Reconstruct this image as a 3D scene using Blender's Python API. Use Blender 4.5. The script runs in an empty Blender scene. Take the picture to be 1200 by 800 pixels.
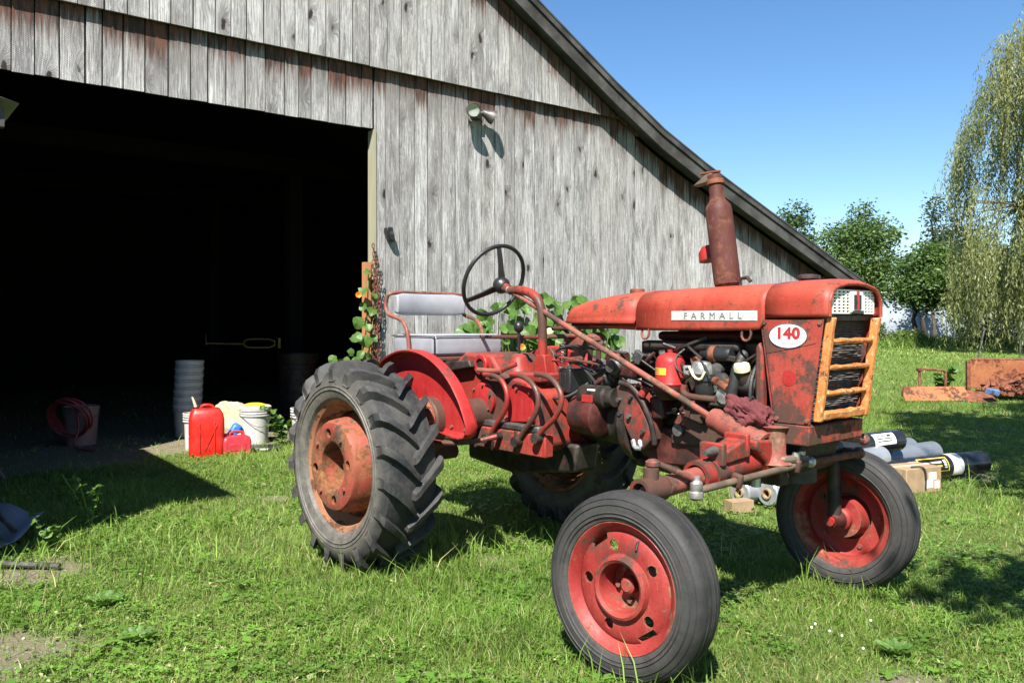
import bpy, bmesh, math, random
import numpy as np
from mathutils import Vector, Matrix, Euler, noise as mnoise

# ------------------------------------------------------------------ camera, sky, sun, exposure
SC = bpy.context.scene
COL = SC.collection
random.seed(7); RNG = np.random.default_rng(11)
R = math.radians
H = 1.33
cam_d = bpy.data.cameras.new('camera'); cam = bpy.data.objects.new('camera', cam_d); COL.objects.link(cam)
cam.location = (0, 0, H); cam.rotation_euler = (R(90), 0, 0)
cam_d.sensor_width = 36; cam_d.lens = 29.04; cam_d.shift_y = -22 / 1200
cam_d.clip_start = .05; cam_d.clip_end = 3000
SC.camera = cam
SUN_EL, SUN_AZ = R(50), R(193)
TO_SUN = Vector((math.sin(SUN_AZ) * math.cos(SUN_EL), math.cos(SUN_AZ) * math.cos(SUN_EL), math.sin(SUN_EL)))
W = bpy.data.worlds.new('World'); SC.world = W; W.use_nodes = True
wn = W.node_tree.nodes; bg = wn['Background']
sky = wn.new('ShaderNodeTexSky'); sky.sky_type = 'NISHITA'; sky.sun_disc = False
sky.sun_elevation = SUN_EL; sky.sun_rotation = SUN_AZ
sky.altitude = 200; sky.air_density = 1.0; sky.dust_density = 0.0; sky.ozone_density = 3.0
hsv = wn.new('ShaderNodeHueSaturation'); hsv.inputs['Saturation'].default_value = 1.18
W.node_tree.links.new(sky.outputs[0], hsv.inputs['Color']); W.node_tree.links.new(hsv.outputs[0], bg.inputs[0]); bg.inputs[1].default_value = 0.066
sun_d = bpy.data.lights.new('sun', 'SUN'); sun_d.energy = 5.0; sun_d.angle = R(.5); sun_d.color = (1, .955, .88)
sun = bpy.data.objects.new('sun', sun_d); COL.objects.link(sun)
sun.rotation_euler = (-TO_SUN).to_track_quat('-Z', 'Y').to_euler(); sun.location = TO_SUN * 60
SC.view_settings.view_transform = 'Standard'; SC.view_settings.look = 'None'
SC.view_settings.exposure = 1.42; SC.view_settings.gamma = 1
SC.cycles.max_bounces = 6; SC.cycles.diffuse_bounces = 3; SC.cycles.transparent_max_bounces = 8

# ------------------------------------------------------------------ object helpers
def tag(o, label=None, cat=None, group=None, kind=None):
    if label: o['label'] = label
    if cat: o['category'] = cat
    if group: o['group'] = group
    if kind: o['kind'] = kind
    return o

def empty(name, loc=(0, 0, 0), rz=0, label=None, cat=None, group=None):
    o = bpy.data.objects.new(name, None); COL.objects.link(o)
    o.location = loc; o.rotation_euler = (0, 0, rz); o.empty_display_size = .1
    return tag(o, label, cat, group)

def link_mesh(name, me, mat=None, parent=None, loc=None, rot=None):
    o = bpy.data.objects.new(name, me); COL.objects.link(o)
    if mat is not None and not me.materials: me.materials.append(mat)
    if parent: o.parent = parent
    if loc is not None: o.location = loc
    if rot is not None: o.rotation_euler = rot
    return o

def ortho(d):
    d = Vector(d).normalized()
    a = Vector((0, 0, 1)) if abs(d.z) < .9 else Vector((1, 0, 0))
    u = d.cross(a).normalized(); return d, u, d.cross(u).normalized()

class MB:
    """collects shapes into ONE mesh"""
    def __init__(s): s.v = []; s.f = []
    def add(s, vs, fs):
        n = len(s.v); s.v += [tuple(p) for p in vs]; s.f += [tuple(i + n for i in f) for f in fs]; return s
    def box(s, c, d, rot=None):
        x, y, z = d[0] / 2, d[1] / 2, d[2] / 2
        vs = [Vector(p) for p in ((-x, -y, -z), (x, -y, -z), (x, y, -z), (-x, y, -z), (-x, -y, z), (x, -y, z), (x, y, z), (-x, y, z))]
        if rot is not None:
            m = Euler(rot).to_matrix(); vs = [m @ p for p in vs]
        c = Vector(c)
        return s.add([p + c for p in vs], [(0, 3, 2, 1), (4, 5, 6, 7), (0, 1, 5, 4), (1, 2, 6, 5), (2, 3, 7, 6), (3, 0, 4, 7)])
    def bx(s, x0, x1, y0, y1, z0, z1): return s.box(((x0 + x1) / 2, (y0 + y1) / 2, (z0 + z1) / 2), (x1 - x0, y1 - y0, z1 - z0))
    def cyl(s, p0, p1, r0, r1=None, n=16, cap=True):
        r1 = r0 if r1 is None else r1
        p0, p1 = Vector(p0), Vector(p1); d, u, w = ortho(p1 - p0); vs = []
        for p, r in ((p0, r0), (p1, r1)):
            for i in range(n):
                a = 2 * math.pi * i / n; vs.append(p + (u * math.cos(a) + w * math.sin(a)) * r)
        fs = [(i, (i + 1) % n, n + (i + 1) % n, n + i) for i in range(n)]
        if cap: fs += [tuple(range(n - 1, -1, -1)), tuple(range(n, 2 * n))]
        return s.add(vs, fs)
    def tube(s, path, r, n=8, smooth=0, closed=False):
        P = [Vector(p) for p in path]; rs = list(r) if hasattr(r, '__len__') else [r] * len(P)
        for _ in range(smooth):
            Q, q = [], []
            m = len(P)
            rng = range(m) if closed else range(m - 1)
            if not closed: Q.append(P[0]); q.append(rs[0])
            for i in rng:
                a, b = P[i], P[(i + 1) % m]; ra, rb = rs[i], rs[(i + 1) % m]
                Q += [a * .75 + b * .25, a * .25 + b * .75]; q += [ra * .75 + rb * .25, ra * .25 + rb * .75]
            if not closed: Q.append(P[-1]); q.append(rs[-1])
            P, rs = Q, q
        m = len(P); vs = []; up = None
        for i in range(m):
            t = (P[(i + 1) % m] - P[i - 1]) if closed else (P[min(i + 1, m - 1)] - P[max(i - 1, 0)])
            t.normalize()
            if up is None: _, u, _w = ortho(t)
            else:
                u = up - t * up.dot(t); u.normalize()
            up = u; w = t.cross(u)
            for k in range(n):
                a = 2 * math.pi * k / n; vs.append(P[i] + (u * math.cos(a) + w * math.sin(a)) * rs[i])
        fs = []
        for i in range(m if closed else m - 1):
            j = (i + 1) % m
            for k in range(n):
                l = (k + 1) % n; fs.append((i * n + k, i * n + l, j * n + l, j * n + k))
        if not closed: fs += [tuple(range(n - 1, -1, -1)), tuple((m - 1) * n + k for k in range(n))]
        return s.add(vs, fs)
    def lathe(s, prof, n=32, origin=(0, 0, 0), axis='y', closed=False):
        """prof: (r, h) pairs revolved about an axis"""
        o = Vector(origin); vs = []; m = len(prof)
        if isinstance(axis, str): d = Vector({'x': (1, 0, 0), 'y': (0, 1, 0), 'z': (0, 0, 1)}[axis])
        else: d = Vector(axis).normalized()
        d, u, w = ortho(d)
        for r, h in prof:
            for i in range(n):
                a = 2 * math.pi * i / n; vs.append(o + d * h + (u * math.cos(a) + w * math.sin(a)) * r)
        fs = []
        for j in range(m if closed else m - 1):
            k = (j + 1) % m
            for i in range(n): fs.append((j * n + i, j * n + (i + 1) % n, k * n + (i + 1) % n, k * n + i))
        if not closed:
            if prof[0][0] > 1e-4: fs.append(tuple(range(n - 1, -1, -1)))
            if prof[-1][0] > 1e-4: fs.append(tuple((m - 1) * n + i for i in range(n)))
        return s.add(vs, fs)
    def sphere(s, c, r, n=12, m=8, sc=(1, 1, 1)):
        c = Vector(c); vs = []; fs = []
        for j in range(1, m):
            b = math.pi * j / m
            for i in range(n):
                a = 2 * math.pi * i / n
                vs.append(c + Vector((math.sin(b) * math.cos(a) * sc[0], math.sin(b) * math.sin(a) * sc[1], math.cos(b) * sc[2])) * r)
        t = len(vs); vs += [c + Vector((0, 0, r * sc[2])), c - Vector((0, 0, r * sc[2]))]
        for j in range(m - 2):
            for i in range(n): fs.append((j * n + i, (j + 1) * n + i, (j + 1) * n + (i + 1) % n, j * n + (i + 1) % n))
        for i in range(n):
            fs.append((t, i, (i + 1) % n)); fs.append((t + 1, (m - 2) * n + (i + 1) % n, (m - 2) * n + i))
        return s.add(vs, fs)
    def prism(s, poly, a, b, axes='xz'):
        """polygon in a plane, extruded between a and b along the remaining axis"""
        n = len(poly); rest = [c for c in 'xyz' if c not in axes][0]; vs = []
        for h in (a, b):
            for p in poly:
                q = {axes[0]: p[0], axes[1]: p[1], rest: h}; vs.append((q['x'], q['y'], q['z']))
        fs = [tuple(range(n)), tuple(range(2 * n - 1, n - 1, -1))] + [(i, n + i, n + (i + 1) % n, (i + 1) % n) for i in range(n)]
        return s.add(vs, fs)
    def loft(s, rings, cap=True, closed=True):
        n = len(rings[0]); vs = [p for r in rings for p in r]; fs = []
        for j in range(len(rings) - 1):
            for i in range(n if closed else n - 1):
                k = (i + 1) % n; fs.append((j * n + i, j * n + k, (j + 1) * n + k, (j + 1) * n + i))
        if cap and closed: fs += [tuple(range(n - 1, -1, -1)), tuple((len(rings) - 1) * n + i for i in range(n))]
        return s.add(vs, fs)
    def mesh(s, name, smooth=35):
        me = bpy.data.meshes.new(name); me.from_pydata([tuple(p) for p in s.v], [], s.f)
        bm = bmesh.new(); bm.from_mesh(me); bmesh.ops.recalc_face_normals(bm, faces=bm.faces)
        if bm.calc_volume(signed=True) < 0: bmesh.ops.reverse_faces(bm, faces=bm.faces)
        bm.to_mesh(me); bm.free()
        if smooth:
            me.polygons.foreach_set('use_smooth', [True] * len(me.polygons)); me.set_sharp_from_angle(angle=R(smooth))
        me.update(); return me
    def build(s, name, mat, parent=None, loc=None, rot=None, bevel=0, smooth=35, solid=0):
        o = link_mesh(name, s.mesh(name, smooth), mat, parent, loc, rot)
        if solid:
            md = o.modifiers.new('thick', 'SOLIDIFY'); md.thickness = solid; md.offset = 0
        if bevel:
            md = o.modifiers.new('bevel', 'BEVEL'); md.width = bevel; md.segments = 2; md.limit_method = 'ANGLE'; md.angle_limit = R(40)
        return o

def cut(o, cutter):
    """carve cutter (an MB) out of mesh object o, for good"""
    for me_ in (o.data,):
        bm = bmesh.new(); bm.from_mesh(me_)
        if bm.calc_volume(signed=True) < 0: bmesh.ops.reverse_faces(bm, faces=bm.faces); bm.to_mesh(me_)
        bm.free(); me_.update()
    c = link_mesh('cutter', cutter.mesh('cutter', 0))
    c.parent = o.parent; c.matrix_local = o.matrix_local.copy()
    md = o.modifiers.new('cut', 'BOOLEAN'); md.object = c; md.operation = 'DIFFERENCE'; md.solver = 'EXACT'; md.use_self = True
    bpy.context.view_layer.update()
    me = bpy.data.meshes.new_from_object(o.evaluated_get(bpy.context.evaluated_depsgraph_get()))
    o.modifiers.clear(); old = o.data; o.data = me; me.name = old.name
    me.polygons.foreach_set('use_smooth', [True] * len(me.polygons)); me.set_sharp_from_angle(angle=R(35))
    cm = c.data; bpy.data.objects.remove(c); bpy.data.meshes.remove(cm)
    return o

def copy_tree(o, parent=None):
    c = o.copy(); COL.objects.link(c)
    if parent: c.parent = parent
    for ch in list(o.children): copy_tree(ch, c)
    return c

def text_mesh(name, txt, size, mat, parent, mtx, extrude=.002, bold=0.0, spacing=1.0, xs=1.0):
    cu = bpy.data.curves.new(name, 'FONT'); cu.body = txt; cu.size = size; cu.extrude = extrude; cu.offset = bold
    cu.align_x = 'CENTER'; cu.align_y = 'CENTER'; cu.space_character = spacing; cu.resolution_u = 4
    t = bpy.data.objects.new(name, cu); COL.objects.link(t); bpy.context.view_layer.update()
    me = bpy.data.meshes.new_from_object(t.evaluated_get(bpy.context.evaluated_depsgraph_get()))
    bpy.data.objects.remove(t); bpy.data.curves.remove(cu)
    me.transform(mtx @ Matrix.Diagonal((xs, 1, 1, 1))); me.materials.clear(); me.name = name
    return link_mesh(name, me, mat, parent)

# ------------------------------------------------------------------ material helpers
class G:
    def __init__(s, name):
        s.m = bpy.data.materials.new(name); s.m.use_nodes = True; s.t = s.m.node_tree; s.t.nodes.clear()
        s.out = s.t.nodes.new('ShaderNodeOutputMaterial'); s._tc = None
    def n(s, typ, ins=None, **props):
        nd = s.t.nodes.new(typ)
        for k, v in props.items(): setattr(nd, k, v)
        for k, v in (ins or {}).items():
            if isinstance(v, bpy.types.NodeSocket): s.t.links.new(v, nd.inputs[k])
            elif isinstance(v, bpy.types.Node): s.t.links.new(v.outputs[0], nd.inputs[k])
            else: nd.inputs[k].default_value = v
        return nd
    def co(s, kind='Object'):
        if s._tc is None: s._tc = s.n('ShaderNodeTexCoord')
        return s._tc.outputs[kind]
    def rnd(s): return s.n('ShaderNodeObjectInfo').outputs['Random']
    def sc(s, vec, xyz): return s.n('ShaderNodeVectorMath', {0: vec, 1: xyz}, operation='MULTIPLY').outputs[0]
    def addv(s, vec, b): return s.n('ShaderNodeVectorMath', {0: vec, 1: b}, operation='ADD').outputs[0]
    def noise(s, vec, scale=5, detail=4, rough=.55, dist=0): return s.n('ShaderNodeTexNoise', {'Vector': vec, 'Scale': scale, 'Detail': detail, 'Roughness': rough, 'Distortion': dist}).outputs[0]
    def vor(s, vec, scale=5, feature='F1', out=0): return s.n('ShaderNodeTexVoronoi', {'Vector': vec, 'Scale': scale}, feature=feature).outputs[out]
    def math(s, op, a, b=0.0, clamp=False): return s.n('ShaderNodeMath', {0: a, 1: b}, operation=op, use_clamp=clamp).outputs[0]
    def mr(s, v, a, b, c=0.0, d=1.0): return s.n('ShaderNodeMapRange', {0: v, 1: a, 2: b, 3: c, 4: d}, interpolation_type='SMOOTHSTEP').outputs[0]
    def mix(s, fac, a, b, blend='MIX'):
        nd = s.n('ShaderNodeMix', data_type='RGBA', blend_type=blend)
        for i, v in ((0, fac), (6, a), (7, b)):
            if isinstance(v, bpy.types.NodeSocket): s.t.links.new(v, nd.inputs[i])
            elif i == 0: nd.inputs[0].default_value = v
            else: nd.inputs[i].default_value = (*v[:3], 1)
        return nd.outputs[2]
    def attr(s, name, out='Color'): return s.n('ShaderNodeAttribute', attribute_name=name).outputs[out]
    def bump(s, h, strength=.3, dist=.01): return s.n('ShaderNodeBump', {'Height': h, 'Strength': strength, 'Distance': dist}).outputs[0]
    def pr(s, color, rough=.5, metal=0.0, normal=None, spec=.5, extra=None):
        ins = {'Roughness': rough, 'Metallic': metal, 'Specular IOR Level': spec}
        if isinstance(color, tuple): color = (*color[:3], 1)
        ins['Base Color'] = color
        if normal is not None: ins['Normal'] = normal
        ins.update(extra or {})
        return s.n('ShaderNodeBsdfPrincipled', ins).outputs[0]
    def done(s, sh): s.t.links.new(sh, s.out.inputs[0]); return s.m

def simple(name, col, rough=.5, metal=0.0, var=.25, scale=9, bump=.15, spec=.5, dirt=None, dirt_amt=.5):
    g = G(name); v = g.co(); nz = g.noise(v, scale, 5)
    c = g.mix(g.mr(nz, .3, .7), tuple(x * (1 - var) for x in col), tuple(min(1, x * (1 + var)) for x in col))
    if dirt: c = g.mix(g.math('MULTIPLY', g.mr(g.noise(v, scale * .6 + 1.3, 6, .65), .5, .68), dirt_amt), c, dirt)
    rg = g.mr(g.noise(v, scale * 2.3, 3), .3, .7, max(.05, rough - .12), min(1, rough + .12))
    return g.done(g.pr(c, rg, metal, g.bump(g.noise(v, scale * 14, 4), bump, .004), spec))

def paint(name, col, fade, rust=.3, grime=.2, rough=.42, grimecol=(.030, .022, .017), rustcol=(.13, .05, .027), scale=1.0, seed=0.0):
    """old oil paint: sun-faded and chalky, chipped to rust with crisp edges, scratched, greasy in patches"""
    g = G(name); v = g.co()
    c = g.mix(g.mr(g.noise(v, 3.1 * scale, 8, .68), .32, .68), col, fade)
    c = g.mix(g.mr(g.noise(g.sc(v, (9, 9, 2.2)), 2.6 * scale, 6, .66), .46, .74, 0, .5), c, tuple(x * .5 for x in col))
    c = g.mix(g.mr(g.noise(v, 95 * scale, 4, .7), .52, .70, 0, .35), c, tuple(x * .45 for x in col))
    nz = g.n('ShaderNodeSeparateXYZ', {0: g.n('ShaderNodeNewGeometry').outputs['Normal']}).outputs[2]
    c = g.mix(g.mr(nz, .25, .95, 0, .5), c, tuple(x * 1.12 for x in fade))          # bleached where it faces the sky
    bv = g.n('ShaderNodeBevel', {'Radius': .010}, samples=3).outputs[0]
    dt = g.n('ShaderNodeVectorMath', {0: bv, 1: g.n('ShaderNodeNewGeometry').outputs['Normal']}, operation='DOT_PRODUCT').outputs[1]
    edge = g.mr(dt, .985, .80)                                                      # paint worn off along edges
    rn = g.noise(v, 13 * scale, 12, .74); rl = g.noise(g.addv(v, (1.7, 5.1, 2.2)), 2.3 * scale, 4, .6)
    th = .685 - .19 * rust
    rm = g.mr(g.math('ADD', g.math('ADD', g.math('MULTIPLY', rn, .6), g.math('MULTIPLY', rl, .5)), g.math('MULTIPLY', edge, .10)), th, th + .022)
    rc = g.mix(g.mr(g.noise(v, 30, 6, .7), .35, .65), rustcol, tuple(x * .4 for x in rustcol))
    # scratches: thin bright and dark lines along two directions
    sc = g.noise(g.sc(v, (7, 60, 75)), 2.4 * scale, 3, .6); sc2 = g.noise(g.sc(v, (55, 55, 5)), 2.0 * scale, 3, .6)
    c = g.mix(g.mr(sc, .63, .68, 0, .45), c, tuple(x * .4 for x in col))
    c = g.mix(g.mr(sc2, .66, .70, 0, .4), c, tuple(min(1, x * 1.3 + .05) for x in fade))
    c = g.mix(g.math('MULTIPLY', rm, .9), c, rc)
    gn = g.math('ADD', g.math('MULTIPLY', g.noise(g.addv(v, (3.3 + seed, 1.1 + seed, 7.7)), 3.6 * scale, 5, .6), .7), g.math('MULTIPLY', g.noise(v, 26 * scale, 8, .75), .34))
    gt = .635 - .22 * grime
    gm = g.mr(gn, gt, gt + .07)
    c = g.mix(g.math('MULTIPLY', gm, .88), c, g.mix(g.noise(v, 40, 5, .7), grimecol, tuple(x * 2.6 for x in grimecol)))
    rg = g.math('ADD', g.mr(rn, .3, .7, rough - .1, rough + .14), g.math('MULTIPLY', rm, .3))
    h = g.math('ADD', g.math('MULTIPLY', g.noise(v, 55, 7, .7), .45), g.math('MULTIPLY', rm, -.5))
    h = g.math('ADD', h, g.math('MULTIPLY', g.noise(v, 7, 3), 1.2))
    return g.done(g.pr(c, rg, 0, g.bump(h, .32, .005), .25))

M = {}
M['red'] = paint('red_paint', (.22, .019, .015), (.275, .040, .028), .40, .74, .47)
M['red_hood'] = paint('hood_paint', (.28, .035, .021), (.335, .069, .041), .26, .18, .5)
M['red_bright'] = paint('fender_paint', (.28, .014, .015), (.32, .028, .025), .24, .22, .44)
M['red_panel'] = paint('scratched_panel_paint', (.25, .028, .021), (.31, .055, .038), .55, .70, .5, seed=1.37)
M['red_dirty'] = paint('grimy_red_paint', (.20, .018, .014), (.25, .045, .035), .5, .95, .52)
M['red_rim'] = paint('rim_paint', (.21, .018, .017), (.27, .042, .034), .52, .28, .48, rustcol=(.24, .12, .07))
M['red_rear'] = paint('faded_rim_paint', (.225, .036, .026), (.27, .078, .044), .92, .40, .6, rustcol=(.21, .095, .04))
M['rim_rust'] = paint('rusted_rim', (.21, .085, .045), (.28, .14, .075), .6, .35, .65, rustcol=(.11, .045, .025))
M['rust'] = simple('rust', (.15, .055, .032), .8, 0, .45, 14, .4, .2)
M['rust_orange'] = paint('orange_rust', (.22, .070, .032), (.30, .12, .05), .62, .35, .8, rustcol=(.12, .04, .025))
M['rod'] = paint('worn_rod_paint', (.20, .042, .033), (.23, .082, .06), .62, .45, .5, rustcol=(.22, .12, .08))
M['tan'] = simple('dusty_rod', (.11, .078, .055), .6, .1, .3, 12, .3)
M['muffler'] = paint('rusted_muffler', (.075, .022, .018), (.095, .036, .028), .55, .1, .65, rustcol=(.15, .06, .04))
M['grime'] = simple('greasy_iron', (.03, .024, .02), .5, .1, .6, 12, .5, .4, (.10, .03, .022), .6)
M['grime_red'] = simple('greasy_red_iron', (.07, .018, .014), .5, .1, .6, 9, .5, .4, (.02, .016, .014), .9)
M['iron'] = simple('dull_iron', (.10, .095, .09), .5, .5, .4, 14, .3, .5, (.05, .03, .02), .7)
M['alu'] = simple('dull_aluminium', (.42, .41, .39), .4, .7, .3, 16, .25, .5, (.08, .06, .05), .6)
M['fin'] = simple('radiator_fin_metal', (.17, .165, .16), .5, .2, .4, 14, .2)
M['black'] = simple('black_plastic', (.016, .016, .017), .38, 0, .3, 10, .1)
M['black_rubber'] = simple('black_rubber', (.02, .02, .02), .6, 0, .4, 20, .3)
M['chrome'] = simple('dull_chrome', (.55, .55, .54), .33, .75, .2, 20, .1, .5, (.15, .14, .13), .4)
M['plate'] = simple('dulled_plate', (.46, .46, .45), .4, .1, .2, 14, .15, .5, (.2, .19, .17), .5)
M['plate_letter'] = simple('plate_lettering', (.17, .165, .16), .45, .1, .2, 30)
M['white'] = simple('white_enamel', (.78, .76, .70), .4, 0, .1, 12, .05, .5, (.45, .38, .28), .4)
M['cream'] = simple('cream_cap', (.62, .55, .36), .45, 0, .2, 30, .1)
M['badge_red'] = simple('badge_red', (.34, .02, .025), .4, 0, .1)
M['yellow'] = simple('yellow_paint', (.75, .52, .03), .5, 0, .15)
M['orange_wood'] = None
M['vinyl'] = None

def tyre_mat(name, base, dust, amt, r0, r1):
    """rubber with dried dust lying on the side wall (object axis is y)"""
    g = G(name); v = g.co(); n1 = g.noise(v, 7, 8, .68); n2 = g.noise(v, 45, 6, .7)
    rad = g.n('ShaderNodeVectorMath', {0: g.sc(v, (1, 0, 1))}, operation='LENGTH').outputs[1]
    wall = g.mr(g.math('ADD', rad, g.math('MULTIPLY', n1, .08)), r1 + .04, r0 + .04)
    c = g.mix(g.mr(n1, .34, .66, 0, amt), base, dust)
    c = g.mix(g.math('MULTIPLY', wall, g.mr(g.noise(v, 16, 6, .7), .3, .65, .35, .95)), c, tuple(x * 1.15 for x in dust))
    c = g.mix(g.mr(n2, .5, .75, 0, .45), c, tuple(x * .5 for x in base))
    c = g.mix(g.mr(g.noise(g.sc(v, (1, 3, 1)), 22, 8, .75), .60, .68, 0, .55), c, tuple(x * 1.7 for x in dust))
    h = g.math('ADD', g.math('MULTIPLY', n2, .6), g.math('MULTIPLY', g.noise(v, 140, 5, .7), .6))
    return g.done(g.pr(c, g.mr(n1, .3, .7, .5, .8), 0, g.bump(h, .4, .004), .35))
M['tyre_rear'] = tyre_mat('rear_tyre_rubber', (.019, .020, .022), (.11, .10, .085), .4, .42, .50)
M['tyre_front'] = tyre_mat('front_tyre_rubber', (.018, .018, .018), (.048, .045, .042), .5, .25, .33)

def wood_orange():
    g = G('orange_painted_bar'); v = g.co()
    c = g.mix(g.mr(g.noise(v, 14, 5), .3, .7), (.44, .12, .022), (.53, .20, .06))
    c = g.mix(g.mr(g.noise(v, 22, 8, .75), .54, .62), c, (.13, .045, .02)); c = g.mix(g.mr(g.noise(g.sc(v, (40, 12, 12)), 3, 5, .7), .56, .62, 0, .6), c, (.62, .42, .24))
    return g.done(g.pr(c, .5, 0, g.bump(g.noise(v, 50, 5), .4, .006)))
M['orange_wood'] = wood_orange()
def vinyl():
    g = G('grey_vinyl'); v = g.co()
    c = g.mix(g.mr(g.noise(v, 8, 4), .3, .7), (.23, .23, .25), (.28, .28, .31))
    c = g.mix(g.mr(g.noise(v, 20, 6, .7), .6, .75, 0, .5), c, (.2, .19, .19))
    return g.done(g.pr(c, .42, 0, g.bump(g.math('ADD', g.vor(v, 260), g.math('MULTIPLY', g.noise(v, 7, 3), 2.5)), .25, .004)))
M['vinyl'] = vinyl()

def board_mat():
    g = G('weathered_board'); v = g.co(); r = g.rnd()
    off = g.n('ShaderNodeCombineXYZ', {0: g.math('MULTIPLY', r, 37.3), 1: 0.0, 2: g.math('MULTIPLY', r, 91.7)}).outputs[0]
    p = g.addv(v, off); frac = lambda k: g.math('FRACT', g.math('MULTIPLY', r, k))
    c = g.mix(frac(13.7), (.27, .266, .262), (.54, .532, .52))
    c = g.mix(g.math('MULTIPLY', frac(7.31), .4), c, (.40, .375, .34))
    # broad dark weathering drifting down the boards
    st = g.noise(g.sc(p, (7, 7, .8)), 1.5, 8, .7, .4)
    c = g.mix(g.mr(st, .50, .70, 0, .85), c, (.115, .11, .115))
    c = g.mix(g.mr(g.noise(g.sc(p, (5, 5, .5)), 2, 6, .65), .52, .66, 0, .7), c, (.66, .655, .645))
    # grain: fine, streaky, warped round the knots
    wv = g.addv(g.sc(p, (6.0, 0, 2.6)), g.sc(g.n('ShaderNodeTexNoise', {'Vector': p, 'Scale': 11, 'Detail': 4}).outputs[1], (.30, 0, .22)))
    vn = g.n('ShaderNodeTexVoronoi', {'Vector': wv, 'Scale': 1.0})
    keep = g.mr(g.n('ShaderNodeSeparateColor', {0: vn.outputs[1]}).outputs[0], .50, .53)
    kd = g.math('MULTIPLY', g.mr(vn.outputs[0], .55, .0), keep)
    pg = g.addv(p, g.n('ShaderNodeCombineXYZ', {0: g.math('MULTIPLY', kd, .07), 1: 0.0, 2: 0.0}).outputs[0])
    gr = g.noise(g.sc(pg, (75, 75, 2.0)), 1.5, 8, .72, .5)
    c = g.mix(g.mr(gr, .44, .58, .0, .80), c, (.12, .115, .115))
    c = g.mix(g.mr(g.noise(g.sc(pg, (48, 48, 5)), 1.7, 6, .7), .53, .66, 0, .5), c, (.68, .675, .66))
    c = g.mix(g.mr(g.noise(g.sc(p, (85, 85, 16)), 1.3, 6, .75), .54, .66, 0, .6), c, (.085, .08, .08))
    # saw marks, stronger on some boards
    sw = g.n('ShaderNodeTexWave', {'Vector': g.sc(p, (10, 0, 20)), 'Scale': 1.9, 'Distortion': 5.0, 'Detail': 4.0, 'Detail Scale': .9}, wave_type='BANDS', bands_direction='DIAGONAL').outputs[1]
    c = g.mix(g.math('MULTIPLY', g.mr(sw, .35, .9), g.mr(frac(3.7), .35, .85, .04, .5)), c, (.16, .15, .15))
    kn = g.math('MULTIPLY', g.mr(g.math('ADD', vn.outputs[0], g.math('MULTIPLY', g.noise(p, 38, 5, .7), .12)), .235, .165), keep)
    c = g.mix(g.math('MULTIPLY', g.mr(vn.outputs[0], .62, .12), g.math('MULTIPLY', keep, .55)), c, (.09, .08, .078))
    c = g.mix(g.math('MULTIPLY', kn, .94), c, (.022, .016, .014))
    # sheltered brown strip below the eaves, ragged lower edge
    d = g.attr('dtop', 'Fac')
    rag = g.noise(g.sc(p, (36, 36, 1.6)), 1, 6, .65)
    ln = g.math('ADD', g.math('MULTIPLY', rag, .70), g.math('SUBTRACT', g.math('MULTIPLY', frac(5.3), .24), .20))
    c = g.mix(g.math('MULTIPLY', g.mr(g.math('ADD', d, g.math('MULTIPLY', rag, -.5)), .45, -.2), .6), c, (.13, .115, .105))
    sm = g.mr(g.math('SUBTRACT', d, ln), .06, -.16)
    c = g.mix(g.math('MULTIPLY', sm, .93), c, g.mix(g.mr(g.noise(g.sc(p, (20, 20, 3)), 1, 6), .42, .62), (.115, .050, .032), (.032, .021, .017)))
    h = g.math('ADD', g.math('MULTIPLY', gr, .9), g.math('MULTIPLY', sw, .3))
    h = g.math('SUBTRACT', h, g.math('MULTIPLY', kn, .8))
    return g.done(g.pr(c, .82, 0, g.bump(h, .6, .008), .15))
M['board'] = board_mat()
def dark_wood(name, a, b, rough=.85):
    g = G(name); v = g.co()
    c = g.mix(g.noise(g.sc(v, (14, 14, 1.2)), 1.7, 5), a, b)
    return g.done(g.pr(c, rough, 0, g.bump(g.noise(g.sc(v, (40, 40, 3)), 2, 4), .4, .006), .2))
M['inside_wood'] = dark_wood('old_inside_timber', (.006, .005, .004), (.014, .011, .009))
M['fascia'] = simple('weathered_fascia', (.06, .057, .055), .8, 0, .5, 3, .5, .2, (.045, .04, .035), .7)
M['roof'] = simple('dark_roofing', (.055, .054, .055), .7, .1, .3, 3, .3)
M['timber'] = dark_wood('orange_timber', (.30, .14, .06), (.42, .20, .09))
M['jamb'] = dark_wood('pale_green_timber', (.20, .20, .14), (.34, .31, .22))
M['bark'] = dark_wood('bark', (.05, .04, .032), (.11, .09, .07))

def leaf_mat(name, tint=(1, 1, 1), trans=.35):
    g = G(name); c = g.mix(1.0, g.attr('col'), tint, 'MULTIPLY')
    d = g.pr(c, .5, 0, None, .35)
    t = g.n('ShaderNodeBsdfTranslucent', {'Color': g.mix(1.0, c, (1.25, 1.2, .55), 'MULTIPLY')}).outputs[0]
    return g.done(g.n('ShaderNodeMixShader', {0: trans, 1: d, 2: t}).outputs[0])
M['leaves'] = leaf_mat('tree_leaves'); M['grass'] = leaf_mat('grass_blades', trans=.3)
def big_leaf(name, a, b):
    g = G(name); v = g.co(); r = g.rnd()
    c = g.mix(r, a, b); c = g.mix(g.mr(g.noise(v, 25, 4), .4, .7, 0, .35), c, tuple(min(1, x * 1.7) for x in b))
    d = g.pr(c, .45, 0, g.bump(g.noise(v, 30, 3), .3, .01), .4)
    t = g.n('ShaderNodeBsdfTranslucent', {'Color': g.mix(1.0, c, (1.3, 1.25, .5), 'MULTIPLY')}).outputs[0]
    return g.done(g.n('ShaderNodeMixShader', {0: .3, 1: d, 2: t}).outputs[0])
M['squash_leaf'] = big_leaf('broad_leaf', (.045, .105, .018), (.085, .16, .032))
M['stem'] = simple('green_stem', (.10, .16, .04), .6, 0, .3)
M['flower'] = simple('orange_petal', (.75, .16, .01), .5, 0, .15)
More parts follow.
